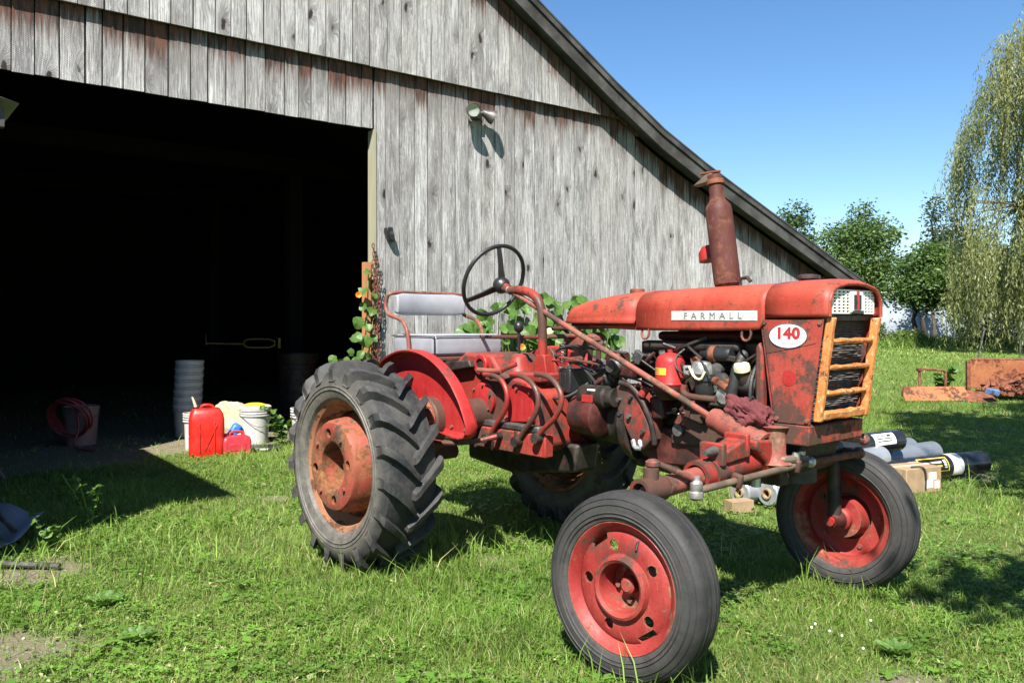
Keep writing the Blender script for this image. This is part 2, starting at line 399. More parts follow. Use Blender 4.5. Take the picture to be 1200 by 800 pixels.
M['pale_flower'] = simple('pale_petal', (.60, .66, .30), .5, 0, .1)
# ------------------------------------------------------------------ ground
BJ = np.array([-1.472, 8.903]); BD = np.array([.7906, .6123]); BN = np.array([.6123, -.7906])   # barn corner at the door jamb, wall direction, wall normal
BROT = math.atan2(BD[1], BD[0])
def vnoise(x, y, s, seed):
    rg = np.random.default_rng(seed); T = rg.random((64, 64))
    u, v = np.asarray(x) * s, np.asarray(y) * s
    i, j = np.floor(u).astype(int), np.floor(v).astype(int); a, b = u - i, v - j
    a, b = a * a * (3 - 2 * a), b * b * (3 - 2 * b)
    t = lambda p, q: T[p % 64, q % 64]
    return (t(i, j) * (1 - a) + t(i + 1, j) * a) * (1 - b) + (t(i, j + 1) * (1 - a) + t(i + 1, j + 1) * a) * b
def fbm(x, y, s, seed): return (vnoise(x, y, s, seed) + .5 * vnoise(x, y, s * 2.1, seed + 1) + .25 * vnoise(x, y, s * 4.3, seed + 2)) / 1.75
def barn_tn(x, y):
    px, py = np.asarray(x) - BJ[0], np.asarray(y) - BJ[1]
    return px * BD[0] + py * BD[1], px * BN[0] + py * BN[1]
def hgt(x, y):
    t, n = barn_tn(x, y)
    return (fbm(x, y, .9, 3) - .5) * .045 * np.clip(n / .6, 0, 1)
BARE = [(-2.0, 3.15, .34), (-2.5, 4.3, .25), (1.45, 2.95, .16), (1.94, 3.9, .10), (3.9, 7.1, .3), (-.1, 4.62, .10), (-1.75, 6.2, .10)]
def bare(x, y):
    b = np.zeros_like(x, dtype=float)
    w = (fbm(x, y, 3.2, 21) - .5) * 1.5
    for cx, cy, r in BARE: b = np.maximum(b, np.clip((1.25 - np.hypot(x - cx, (y - cy) * .9) / r + w) * 1.4, 0, 1))
    t, n = barn_tn(x, y)
    edge = np.where(t > -2.2, -.62, -.15) + (fbm(x, y, 2.2, 31) - .5) * .5
    inside = np.clip((edge - n) * 5, 0, 1) * (t < 10)
    return np.maximum(b, inside)

def ground_mat():
    g = G('lawn_soil'); v = g.co()
    soil = g.mix(g.noise(v, 8, 8, .7), (.11, .083, .058), (.24, .20, .15))
    soil = g.mix(g.mr(g.vor(v, 42), .28, .12), soil, (.33, .30, .25))
    gr = g.mix(g.mr(g.noise(v, 1.1, 6, .65), .3, .7), (.065, .105, .022), (.115, .16, .04))
    gr = g.mix(g.mr(g.noise(v, 14, 6, .7), .45, .75), gr, (.15, .16, .055))
    c = g.mix(g.math('MULTIPLY', g.attr('bare', 'Fac'), g.mr(g.noise(v, 9, 6, .7), .3, .6, .35, 1)), gr, soil)
    return g.done(g.pr(c, .9, 0, g.bump(g.noise(v, 30, 8, .7), .7, .03), .15))
xs = np.unique(np.concatenate([np.linspace(-700, -40, 12), np.linspace(-40, -7, 24), np.arange(-7, 9, .14), np.linspace(9, 60, 50), np.linspace(60, 900, 14)]))
ys = np.unique(np.concatenate([np.linspace(-60, 1, 18), np.arange(1, 14, .14), np.linspace(14, 60, 50), np.linspace(60, 1800, 20)]))
gx, gy = np.meshgrid(xs, ys); gz = hgt(gx, gy) * (np.abs(gx) < 60) * (gy < 60)
nx, ny = len(xs), len(ys)
idx = np.arange(nx * ny).reshape(ny, nx)
me = bpy.data.meshes.new('lawn')
me.from_pydata(np.stack([gx.ravel(), gy.ravel(), gz.ravel()], 1).tolist(), [], np.stack([idx[:-1, :-1], idx[:-1, 1:], idx[1:, 1:], idx[1:, :-1]], -1).reshape(-1, 4).tolist())
me.attributes.new('bare', 'FLOAT', 'POINT').data.foreach_set('value', bare(gx.ravel(), gy.ravel()).astype(np.float32))
me.polygons.foreach_set('use_smooth', [True] * len(me.polygons))
tag(link_mesh('lawn', me, ground_mat()), kind='structure')

# ------------------------------------------------------------------ fields of small faces (grass, leaves)
def tri_mesh(name, verts, tris, col):
    me = bpy.data.meshes.new(name); n, m = len(verts), len(tris)
    me.vertices.add(n); me.vertices.foreach_set('co', verts.astype(np.float32).ravel())
    me.loops.add(m * 3); me.loops.foreach_set('vertex_index', tris.astype(np.int32).ravel())
    me.polygons.add(m); me.polygons.foreach_set('loop_start', np.arange(0, m * 3, 3, dtype=np.int32))
    me.update(calc_edges=True)
    a = me.color_attributes.new('col', 'FLOAT_COLOR', 'POINT')
    a.data.foreach_set('color', np.concatenate([col, np.ones((n, 1))], 1).astype(np.float32).ravel())
    return me
def blades(x, y, h, w, col, segs=2, z0=None):
    """curved tapering grass blades as one array: 3 triangles each (1 with segs=1)"""
    n = len(x); a = RNG.random(n) * 6.283; ld = RNG.random(n) * 6.283; ln = .15 + (RNG.random(n) ** .9) * 1.0
    z = (hgt(x, y) if z0 is None else z0) - .006
    dx, dy = np.cos(a) * w / 2, np.sin(a) * w / 2; lx, ly = np.cos(ld) * ln * h, np.sin(ld) * ln * h
    base = np.stack([x, y, z], 1); side = np.stack([dx, dy, 0 * dx], 1)
    hh = h * np.sqrt(np.maximum(.15, 1 - .55 * ln * ln))
    tip = base + np.stack([lx, ly, hh], 1)
    if segs == 1:
        V = np.stack([base - side, base + side, tip], 1).reshape(-1, 3); T = np.arange(3 * n).reshape(n, 3)
        return V, T, np.repeat(col, 3, 0)
    mid = base + np.stack([lx * .32, ly * .32, hh * .6], 1)
    V = np.stack([base - side, base + side, mid - side * .8, mid + side * .8, tip], 1).reshape(-1, 3)
    k = (np.arange(n) * 5)[:, None]
    T = np.concatenate([k + [0, 1, 3], k + [0, 3, 2], k + [2, 3, 4]], 1).reshape(-1, 3)
    return V, T, np.repeat(col, 5, 0)
def scatter(n, y0, y1, p=1.0, pad=1.35):
    y = y0 + (y1 - y0) * RNG.random(n) ** p; x = (RNG.random(n) * 2 - 1) * (.62 * pad * y); return x, y
def gcol(x, y, n):
    k = fbm(x, y, .8, 51)[:, None]; k2 = vnoise(x, y, 5.5, 61)[:, None]; r = RNG.random((n, 1))
    c = np.array([.085, .165, .022]) * (1 - k) + np.array([.188, .278, .049]) * k
    c = c * (.70 + .6 * r) * (.8 + .4 * k2)
    yel = (RNG.random((n, 1)) < .06); c = np.where(yel, np.array([.38, .33, .15]) * (.6 + .7 * r), c)
    return c
def keep_mask(x, y, seedp=1.0):
    t, n = barn_tn(x, y); b = bare(x, y)
    far_in = (n < .02) & ((t > 0) & (t < 10))
    return (RNG.random(len(x)) > b * .93) & ~far_in & (RNG.random(len(x)) < .35 + .9 * fbm(x, y, 2.4, 71))
parts = []
def field(n, y0, y1, h0, h1, w, segs, p=1.0):
    x, y = scatter(n, y0, y1, p); k = keep_mask(x, y); x, y = x[k], y[k]; m = len(x)
    tall = .55 + 1.1 * fbm(x, y, .55, 81) * vnoise(x, y, 2.0, 91) * 1.6
    h = (h0 + (h1 - h0) * RNG.random(m) ** 1.6) * tall
    parts.append(blades(x, y, h, w * (.6 + .8 * RNG.random(m)), gcol(x, y, m), segs))
field(230000, 2.3, 4.6, .025, .080, .0038, 2, .7)
field(200000, 4.6, 8.2, .024, .075, .0052, 2, .8)
field(150000, 8.2, 15, .035, .10, .010, 1, .8)
field(120000, 15, 30, .04, .11, .022, 1, .85)
field(90000, 30, 55, .05, .15, .05, 1, .9)
# long stems left by the mower round the wheels, under the machine and along the wall
x, y = [], []
for cx, cy, s, n in ((.02, 4.62, .12, 60), (-.5, 4.25, .22, 260), (-.55, 4.95, .4, 420), (.9, 5.6, .6, 500), (.47, 3.0, .16, 130), (1.7, 4.05, .16, 120), (-1.2, 4.5, .3, 160), (-2.3, 4.6, .4, 500), (3.2, 6.6, .5, 300), (6.9, 13.6, .8, 300)):
    x.append(RNG.normal(cx, s, n)); y.append(RNG.normal(cy, s, n))
t = RNG.random(2500) * 5; q = RNG.random(2500) ** 2 * .6 + .03
x.append(BJ[0] + BD[0] * t + BN[0] * q); y.append(BJ[1] + BD[1] * t + BN[1] * q)
x, y = np.concatenate(x), np.concatenate(y)
parts.append(blades(x, y, .08 + .16 * RNG.random(len(x)) ** 2, np.full(len(x), .006), gcol(x, y, len(x)) * 1.05, 2))
off = 0; VV, TT, CC = [], [], []
for V, T, C in parts: VV.append(V); TT.append(T + off); CC.append(C); off += len(V)
tag(link_mesh('grass', tri_mesh('grass', np.concatenate(VV), np.concatenate(TT), np.concatenate(CC)), M['grass']), kind='stuff')
# clover and small broad leaves between the blades
def clover(n, y0, y1, s):
    x, y = scatter(n, y0, y1, .8); k = keep_mask(x, y) & (fbm(x, y, 1.3, 101) > .43); x, y = x[k], y[k]; m = len(x)
    z = hgt(x, y) + .012 + .035 * RNG.random(m); V, T, C = [], [], []
    col = gcol(x, y, m) * np.array([.8, 1.0, .9])
    for j in range(3):
        a = RNG.random(m) * .7 + j * 2.094; tl = (RNG.random(m) - .35) * .9; r = s * (.6 + .7 * RNG.random(m))
        u = np.stack([np.cos(a) * np.cos(tl), np.sin(a) * np.cos(tl), np.sin(tl)], 1) * r[:, None]; w = np.stack([-np.sin(a), np.cos(a), 0 * a], 1) * r[:, None] * .42
        c0 = np.stack([x, y, z], 1)
        V.append(np.stack([c0, c0 + u * .55 - w, c0 + u, c0 + u * .55 + w], 1))
    V = np.concatenate(V).reshape(-1, 3); k = (np.arange(len(V) // 4) * 4)[:, None]
    return V, np.concatenate([k + [0, 1, 2], k + [0, 2, 3]], 1).reshape(-1, 3), np.repeat(np.tile(col, (3, 1)), 4, 0)
A = clover(30000, 2.3, 5.5, .015); B = clover(22000, 5.5, 11, .021)
tag(link_mesh('clover_cover', tri_mesh('clover_cover', np.concatenate([A[0], B[0]]), np.concatenate([A[1], B[1] + len(A[0])]), np.concatenate([A[2], B[2]])), M['grass']), kind='stuff')

# plantain and dock leaves scattered through the turf
C2 = clover(1500, 2.3, 7, .042)
tag(link_mesh('broadleaf_cover', tri_mesh('broadleaf_cover', C2[0], C2[1], C2[2] * .85), M['grass']), kind='stuff')
# dead clippings lying flat between the blades
x, y = scatter(26000, 2.3, 8, .75); k = keep_mask(x, y); x, y = x[k], y[k]; n = len(x)
a = RNG.random(n) * 6.283; L_ = .015 + .035 * RNG.random(n); z = hgt(x, y) + .006 + .03 * RNG.random(n)
dx, dy = np.cos(a) * L_, np.sin(a) * L_; wx, wy = -np.sin(a) * .0016, np.cos(a) * .0016; t_ = RNG.normal(size=n) * .006
V = np.stack([np.stack([x - dx - wx, y - dy - wy, z - t_], 1), np.stack([x - dx + wx, y - dy + wy, z - t_], 1), np.stack([x + dx, y + dy, z + t_], 1)], 1).reshape(-1, 3)
tag(link_mesh('dead_clippings', tri_mesh('dead_clippings', V, np.arange(3 * n).reshape(n, 3), np.repeat(np.array([.30, .25, .13]) * (.5 + .8 * RNG.random((n, 1))), 3, 0)), M['grass']), kind='stuff')
# small stones and clods on the bare soil
x, y = scatter(60000, 2.4, 9.6, .8); k = RNG.random(len(x)) < bare(x, y) * .30; x, y = x[k], y[k]; n = len(x)
r = .003 + .011 * RNG.random(n) ** 3; z = hgt(x, y); base = np.array([[1, 0, 0], [0, 1, 0], [-1, 0, 0], [0, -1, 0], [0, 0, 1], [0, 0, -1]])
V = (base[None] * (r[:, None] * (.6 + .7 * RNG.random((n, 6))))[:, :, None] * np.array([1, 1, .7]) + np.stack([x, y, z + r * .25], 1)[:, None]).reshape(-1, 3)
T = (np.arange(n)[:, None, None] * 6 + np.array([[0, 1, 4], [1, 2, 4], [2, 3, 4], [3, 0, 4], [1, 0, 5], [2, 1, 5], [3, 2, 5], [0, 3, 5]])[None]).reshape(-1, 3)
g = G('stones'); stm = g.done(g.pr(g.attr('col'), .9, 0, None, .2))
tag(link_mesh('gravel', tri_mesh('gravel', V, T, np.repeat(np.array([.24, .21, .17]) * (.5 + .9 * RNG.random((n, 1))), 6, 0)), stm), kind='stuff')

# ------------------------------------------------------------------ barn
barn = empty('barn', (BJ[0], BJ[1], 0), BROT, 'weathered grey board barn with a wide open dark doorway', 'barn')
RX, RZ = -1.85, 7.42            # ridge, mirrored either side of the doorway
def rake(t):
    u = t if t >= RX else 2 * RX - t
    a, b = 6.134 - .5725 * u, 5.22 - .36 * u
    return (a + b + math.sqrt((a - b) ** 2 + .02)) / 2
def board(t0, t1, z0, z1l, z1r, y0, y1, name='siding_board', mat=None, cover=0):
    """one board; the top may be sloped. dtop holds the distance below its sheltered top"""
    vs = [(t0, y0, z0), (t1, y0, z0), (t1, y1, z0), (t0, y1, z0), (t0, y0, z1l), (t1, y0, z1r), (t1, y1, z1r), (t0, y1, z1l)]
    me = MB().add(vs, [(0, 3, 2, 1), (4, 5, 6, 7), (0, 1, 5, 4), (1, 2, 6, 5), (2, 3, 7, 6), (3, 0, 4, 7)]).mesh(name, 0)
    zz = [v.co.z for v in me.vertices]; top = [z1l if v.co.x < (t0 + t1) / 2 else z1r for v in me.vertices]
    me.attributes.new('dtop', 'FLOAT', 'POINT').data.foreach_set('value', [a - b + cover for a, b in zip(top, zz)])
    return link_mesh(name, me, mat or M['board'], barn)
rb = random.Random(5)
BAT, HDR = 4.08, 3.41
t = -7.55; past = False
while t < 9.18:                                   # lower siding
    if -.06 < t < .004 and not past: t = -.012; past = True
    w = min(rb.choice((.135, .15, .16, .17, .185, .2)), 9.2 - t)
    if not past and t + w > 0 and t < 0: w = -t
    if t < -3.7 < t + w: w = -3.7 - t if t < -3.76 else w
    if t < 4.02 < t + w: w = 4.02 - t if t < 3.96 else w
    z0 = HDR + rb.uniform(-.005, .005) if -3.7 <= t + .01 < -.02 else .03 + rb.uniform(0, .04)
    if t < 4.0 and t > -7.7: zl = zr = BAT + .02
    else: zl, zr = rake(t) - .02, rake(t + w) - .02
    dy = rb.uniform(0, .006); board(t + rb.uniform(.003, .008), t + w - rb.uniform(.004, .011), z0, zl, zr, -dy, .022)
    t += w
t = -7.6
while t < 4.0:                                    # upper siding, hung proud of the lower one
    w = min(rb.choice((.15, .17, .185, .2, .215)), 4.02 - t)
    dy = rb.uniform(0, .005); a, b = t + rb.uniform(.003, .007), t + w - rb.uniform(.004, .011)
    zb = BAT - .02 + rb.uniform(-.002, .002)
    if -3 < t < 3 and rb.random() < .25:
        zj = zb + rb.uniform(.35, 1.1)
        if zj < rake(b) - .4:
            board(a, b, zb, zj - .002, zj - .002, -.070 - dy, -.045, cover=3)
            zb = zj + .002
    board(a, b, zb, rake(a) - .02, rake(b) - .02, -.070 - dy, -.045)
    t += w
MB().bx(-7.6, 4.0, -.043, -.008, BAT + .025, BAT + .2).build('girt', M['inside_wood'], barn)
def gable(y0, y1, lo):
    pts = [(-7.6, rake(-7.6) + .225), (RX, rake(RX) + .225), (4.3, rake(4.3) + .225), (9.2, rake(9.2) + .225)]
    return MB().prism([(-7.6, lo), (9.2, lo)] + pts[::-1], y0, y1)
s = MB().bx(-7.6, -3.72, .024, .05, 0, HDR).bx(-3.72, 0, .024, .05, HDR + .02, 4.2).bx(.01, 9.15, .024, .05, .02, 1.75)
s.prism([(-7.6, HDR), (-3.72, HDR), (-3.72, 4.2), (-7.6, 4.2)], .024, .05)
s.prism([(.01, 1.75), (9.15, 1.75), (9.15, 1.9), (4.3, rake(4.3) - .05), (4, 4.2), (.01, 4.2)], .024, .05)
s.prism([(-7.6, 4.2), (4.0, 4.2), (4.0, 4.0), (RX, rake(RX) - .05), (-7.6, rake(-7.6) - .05)], .026, .05)
s.build('sheathing', M['inside_wood'], barn)  # dark sheets added behind the boards to block light through the gaps
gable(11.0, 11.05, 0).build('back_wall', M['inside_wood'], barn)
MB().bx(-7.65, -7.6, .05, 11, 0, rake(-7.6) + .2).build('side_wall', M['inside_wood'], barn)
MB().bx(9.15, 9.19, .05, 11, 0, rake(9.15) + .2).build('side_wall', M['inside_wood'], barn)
for a, b in ((RX, 3.4), (3.4, 4.3), (4.3, 5.2), (5.2, 9.48), (2 * RX - 4.3 - 1.2, RX)):      # roof slopes
    za, zb = rake(a) + .245, rake(b) + .245
    if b == RX: za = rake(RX) + .245 - (RX - a) * .5725 
    MB().prism([(a, za - .018), (b, zb - .018), (b, zb + .006), (a, za + .006)], -.27, 11.3).build('roof_slope', M['roof'], barn)
for a, b in ((RX, 3.4), (3.4, 4.3), (4.3, 5.2), (5.2, 9.45)):
    MB().prism([(a, rake(a) - .03), (b - .003, rake(b) - .03), (b - .003, rake(b) + .225), (a, rake(a) + .225)], -.24, -.20).build('rake_board', M['fascia'], barn, bevel=.004)
    MB().prism([(a, rake(a) + .15), (b - .003, rake(b) + .15), (b - .003, rake(b) + .227), (a, rake(a) + .227)], -.262, -.243).build('rake_trim', M['fascia'], barn)
    MB().prism([(a, rake(a) + .02), (b, rake(b) + .02), (b, rake(b) + .06), (a, rake(a) + .06)], -.198, -.02).build('soffit', M['fascia'], barn)
MB().bx(-.026, .004, -.014, .12, 0, HDR - .005).build('door_jamb', M['jamb'], barn)
MB().bx(-3.7, -.04, .06, .2, HDR + .06, HDR + .3).build('door_header', M['inside_wood'], barn)
for p in (-7, -4.6, .6, 4.2, 8.5):
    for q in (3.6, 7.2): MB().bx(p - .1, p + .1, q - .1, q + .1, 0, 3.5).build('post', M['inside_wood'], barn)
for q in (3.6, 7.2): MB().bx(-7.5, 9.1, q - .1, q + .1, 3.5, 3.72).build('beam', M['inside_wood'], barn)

def barn_w(t, n, z=0): return (BJ[0] + BD[0] * t + BN[0] * n, BJ[1] + BD[1] * t + BN[1] * n, z)
# open shed built against the barn left of the doorway; its roof corner shades the grass
shed = empty('open_shed', barn_w(-3.69, 0), BROT, 'open lean-to shed left of the barn door with a metal roof', 'shed')
RZT = 2.467
def shed_roof():
    mb = MB(); n = 44
    vs = []; 
    for k in range(n + 1):
        xx = -4.2 * k / n; zz = RZT - .02 + .012 * (1 if k % 2 else -1) + .02
        vs += [(xx, -3.03, zz), (xx, -.03, zz + .10)]
    mb.add(vs, [(2 * k, 2 * k + 2, 2 * k + 3, 2 * k + 1) for k in range(n)])
    return mb
g = G('galvanised_sheet'); v = g.co(); galv = g.done(g.pr(g.mix(g.noise(v, 3, 5), (.10, .10, .105), (.17, .17, .18)), .4, .7, None))
shed_roof().build('roof_sheet', galv, shed, smooth=20, solid=.004)
for q in (-2.95, -1.6, -.25): MB().bx(-4.1, -.06, q - .03, q + .03, RZT - .13, RZT - .03 + .03 * (3 + q) * 0).build('purlin', M['fascia'], shed)
for px, q in ((-.52, -2.9), (-4.05, -2.9), (-4.05, -.25)): MB().bx(px - .06, px + .06, q - .06, q + .06, 0, RZT - .13).build('post', M['fascia'], shed)
MB().bx(-4.2, -4.16, -2.9, -.05, .05, RZT - .05).build('side_wall', M['inside_wood'], shed)
for k in range(20):
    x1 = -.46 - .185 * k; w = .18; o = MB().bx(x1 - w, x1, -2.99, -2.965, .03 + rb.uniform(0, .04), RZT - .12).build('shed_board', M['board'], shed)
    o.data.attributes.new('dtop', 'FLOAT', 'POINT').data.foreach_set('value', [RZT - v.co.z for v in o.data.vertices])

# ------------------------------------------------------------------ trees and far background
def leaf_quads(c, size, nrm_up=.0, aspect=.55, droop=False):
    """n leaf-shaped quads (2 triangles each) at points c"""
    n = len(c); d = RNG.normal(size=(n, 3)); d[:, 2] = d[:, 2] * .6 + nrm_up
    if droop: d = RNG.normal(size=(n, 3)) * .35 + np.array([0, 0, -1.0])
    d /= np.linalg.norm(d, axis=1)[:, None]; e = np.cross(d, RNG.normal(size=(n, 3))); e /= np.linalg.norm(e, axis=1)[:, None]
    s = (size * (.6 + .8 * RNG.random(n)))[:, None]
    V = np.stack([c, c + d * s * .5 + e * s * aspect * .5, c + d * s, c + d * s * .5 - e * s * aspect * .5], 1).reshape(-1, 3)
    k = (np.arange(n) * 4)[:, None]
    return V, np.concatenate([k + [0, 1, 2], k + [0, 2, 3]], 1).reshape(-1, 3)
def limb(mb, a, b, r0, r1, bend=.12, n=6):
    a, b = Vector(a), Vector(b); L = (b - a).length
    m1 = a.lerp(b, .35) + Vector((rb.uniform(-1, 1), rb.uniform(-1, 1), rb.uniform(0, 1))) * L * bend
    m2 = a.lerp(b, .7) + Vector((rb.uniform(-1, 1), rb.uniform(-1, 1), rb.uniform(0, .6))) * L * bend
    mb.tube([a, m1, m2, b], [r0, r0 * .7 + r1 * .3, r0 * .4 + r1 * .6, r1], n, smooth=1)
def tree(name, label, x, y, lobes, n, size, ca, cb, trunk_r=.12, trunk_h=None, group=None, cat='tree', clump=.62, per=26, stems=1):
    """lobes: ellipsoids (dx, dy, z, rx, ry, rz) filled with leaf clumps; limbs run to the clumps"""
    root = empty(name, (x, y, 0), 0, label, cat, group); tr = MB()
    zs = min(l[2] - l[5] for l in lobes); th = trunk_h or max(.4, zs + .5); tops = []
    for k in range(stems):
        o = Vector((rb.uniform(-1, 1), rb.uniform(-1, 1), 0)) * trunk_r * (1.6 if stems > 1 else 0)
        top = Vector((o.x * 3 + rb.uniform(-.1, .1), o.y * 3, th)); limb(tr, o - Vector((0, 0, .1)), top, trunk_r * 1.15, trunk_r * .7, .03, 8); tops.append(top)
    vol = [l[3] * l[4] * l[5] for l in lobes]; V0, T0, C0, off = [], [], [], 0
    for l, vv in zip(lobes, vol):
        c = Vector(l[:3]); limb(tr, rb.choice(tops), c, trunk_r * .6, trunk_r * .15, .08)
        m = max(3, int(n / per * vv / sum(vol)))
        for _ in range(min(m, 7)):
            a = Vector((rb.gauss(0, 1), rb.gauss(0, 1), rb.gauss(.3, 1))).normalized(); limb(tr, c, c + Vector((a.x * l[3], a.y * l[4], a.z * l[5])) * .85, trunk_r * .22, trunk_r * .05, .1, 5)
        d = RNG.normal(size=(m, 3)); d /= np.linalg.norm(d, axis=1)[:, None]; rr = RNG.random((m, 1)) ** .45
        cc = np.array(l[:3]) + d * rr * np.array(l[3:6])
        tone = RNG.random((m, 1))
        pts = np.repeat(cc, per, 0) + RNG.normal(size=(m * per, 3)) * clump * np.array([.5, .5, .38])
        V, T = leaf_quads(pts, size, .15)
        col = np.array(ca) * (1 - tone) + np.array(cb) * tone; col = np.repeat(np.repeat(col, per, 0) * (.75 + .5 * RNG.random((m * per, 1))), 4, 0)
        V0.append(V); T0.append(T + off); C0.append(col); off += len(V)
    tr.build('trunk', M['bark'], root, smooth=60)
    o = link_mesh('crown', tri_mesh('crown', np.concatenate(V0), np.concatenate(T0), np.concatenate(C0)), M['leaves'], root)
    return root
def willow(x, y, hgt_, rad):
    root = empty('willow_tree', (x, y, 0), 0, 'tall weeping willow with pale drooping strands at the right', 'tree'); tr = MB()
    forks = []
    limb(tr, (0, 0, -.1), (.1, 0, 2.6), .5, .38, .03, 10)
    for k in range(9):
        a = 6.283 * k / 9 + rb.uniform(-.3, .3); q = Vector((math.cos(a) * rad * .45, math.sin(a) * rad * .45, hgt_ * rb.uniform(.40, .62))); limb(tr, (.1, 0, 2.5), q, .24, .07, .08, 7); forks.append(q)
        for _ in range(3):
            b = a + rb.uniform(-.6, .6); q2 = q + Vector((math.cos(b) * rad * .4, math.sin(b) * rad * .4, rb.uniform(-.06, .05) * hgt_)); limb(tr, q, q2, .07, .02, .1, 5)
    V0, T0, C0, off = [], [], [], 0
    for k in range(380):                               # bunches of hanging strands
        a = RNG.random() * 6.283; rr = RNG.random() ** .42; ph = RNG.random()
        lump = .86 + .16 * math.sin(a * 3 + 1) * math.sin(a * 5 + 2)
        px, py = math.cos(a) * rad * rr * lump, math.sin(a) * rad * rr * lump
        dome = hgt_ * (.40 + .60 * max(0, 1 - rr ** 4) ** .5)
        top = dome * (.93 + .07 * ph) if k % 5 < 2 else hgt_ * (.16 + .32 * ph) if k % 5 == 2 else hgt_ * .22 + (dome - hgt_ * .22) * ph
        tone = RNG.random()
        for q in range(13):
            ln = min(top - .4, 1.3 + 2.6 * RNG.random()); m = int(ln * 15); s = np.linspace(0, 1, m); sw = RNG.normal(size=2) * .22; o = RNG.normal(size=3) * np.array([.26, .26, .35])
            P = np.stack([px + o[0] + (math.cos(a) * .45 + sw[0]) * np.sin(s * 1.57), py + o[1] + (math.sin(a) * .45 + sw[1]) * np.sin(s * 1.57), top + o[2] - ln * s ** 1.15], 1) + RNG.normal(size=(m, 3)) * .05
            V, T = leaf_quads(P, .19, 0, .22, True)
            tn = min(1, max(0, tone * .8 + .2 * RNG.random())); col = np.array([.115, .150, .050]) * (1 - tn) + np.array([.27, .275, .115]) * tn
            V0.append(V); T0.append(T + off); C0.append(np.repeat(col * (.75 + .5 * RNG.random((m, 1))), 4, 0)); off += len(V)
    tr.build('trunk', M['bark'], root, smooth=60)
    link_mesh('crown', tri_mesh('crown', np.concatenate(V0), np.concatenate(T0), np.concatenate(C0)), M['leaves'], root)
willow(24.8, 35, 14.9, 5.4)
DG, MG = (.045, .09, .024), (.115, .19, .05)
tree('maple_tree', 'taller loose green tree beside the barn roof end', 21.2, 50, [(-.9, 0, 4.6, 1.5, 1.5, 1.5), (1.0, .2, 4.6, 1.4, 1.4, 1.6), (-.3, 0, 6.4, 1.5, 1.4, 1.3), (1.2, 0, 6.6, 1.1, 1.1, 1.2), (-1.7, 0, 6.2, .9, .9, 1.1), (.2, 0, 7.7, .8, .8, .8), (0, 0, 2.9, 1.4, 1.4, 1.2)], 15000, .20, DG, (.14, .22, .065), .16, 2.2)
tree('orchard_tree', 'round dark green tree with a forked bare trunk beside the pale tunnel', 23.6, 47, [(0, 0, 3.7, 2.0, 1.8, 1.5), (-.9, 0, 3.0, 1.3, 1.3, .9), (1.1, 0, 3.1, 1.1, 1.2, 1.0), (.2, 0, 4.9, 1.2, 1.2, .9)], 14000, .2, DG, MG, .17, 1.5, stems=2)
tree('poplar_tree', 'thin wispy dark tree rising left of the willow', 26.6, 52, [(0, 0, 7.6, .55, .55, 1.5), (.4, 0, 6.2, .8, .8, 1.3), (-.4, 0, 5.0, .9, .9, 1.3), (.8, 0, 4, 1.1, 1, 1.5), (.1, 0, 9.0, .3, .3, .7)], 3800, .22, (.035, .06, .025), (.07, .10, .04), .12, 3)
tree('ash_tree', 'distant treetop peeping over the barn roof edge', 22.6, 66, [(0, 0, 9.3, 1.5, 1.4, 1.5), (-.6, 0, 7.6, 1.6, 1.6, 1.4), (.7, 0, 7.4, 1.5, 1.5, 1.5), (0, 0, 5.4, 2, 2, 1.5)], 6500, .26, DG, (.07, .125, .04), .2, 3)
tree('spruce_tree', 'dark thicket tree hidden behind the willow strands', 31, 56, [(0, 0, 5, 3, 2.5, 3.2), (3.2, 0, 4.2, 2.6, 2.5, 2.8)], 9000, .26, (.024, .046, .016), (.05, .085, .025), .2, 1.5)
BG = 'bushes along the far edge of the lawn'
for bx_, by_, r_, h_, lab, c1, c2 in (
        (19.6, 46, 1.1, 1.2, 'green bush at the barn corner behind the tractor nose', (.05, .09, .02), (.10, .16, .04)),
        (21.6, 45.5, 1.0, .75, 'low sunny bush left of the forked tree trunk', (.07, .12, .025), (.13, .19, .05)),
        (25.4, 44, 1.6, 1.9, 'dark bush right of the forked tree trunk', (.025, .05, .014), (.06, .10, .03)),
        (27.2, 41, 1.7, 2.1, 'grey green thicket below the willow strands', (.07, .10, .045), (.16, .19, .09)),
        (29.6, 41.5, 1.8, 2.0, 'pale brushy thicket behind the rusty bin', (.08, .11, .05), (.17, .20, .09)),
        (32.6, 42.5, 1.9, 2.3, 'rough green thicket at the right edge', (.05, .09, .03), (.12, .16, .06))):
    tree('bush', lab, bx_, by_, [(0, 0, h_ * .5, r_, r_ * .8, h_ * .5), (r_ * .4, 0, h_ * .75, r_ * .6, r_ * .6, h_ * .35), (-r_ * .5, 0, h_ * .4, r_ * .5, r_ * .6, h_ * .4)], 3600, .15, c1, c2, .05, .3, BG, 'bush', .35)
x0 = RNG.random(26000) * 48 + 6; y0 = 46 + RNG.normal(size=26000) * 1.3 + (x0 - 20) * -.12
V, T, C = blades(x0, y0, .25 + .6 * RNG.random(26000), np.full(26000, .09), gcol(x0, y0, 26000) * .9, 1, np.zeros(26000))
tag(link_mesh('tall_weeds', tri_mesh('tall_weeds', V, T, C), M['grass']), kind='stuff')
# far wood closing the view below the tree line
n = 26000; fx = RNG.random(n) * 300 - 130; fy = 150 + RNG.normal(size=n) * 6
fz = RNG.random(n) * (4.2 + 2.5 * fbm(fx, fy * 0, .06, 5))
V, T = leaf_quads(np.stack([fx, fy, fz], 1), 1.3, .1, .8); c = np.array([.035, .062, .022]) * (.7 + .8 * RNG.random((n, 1)))
tag(link_mesh('far_wood', tri_mesh('far_wood', V, T, np.repeat(c, 4, 0)), M['leaves']), kind='stuff')
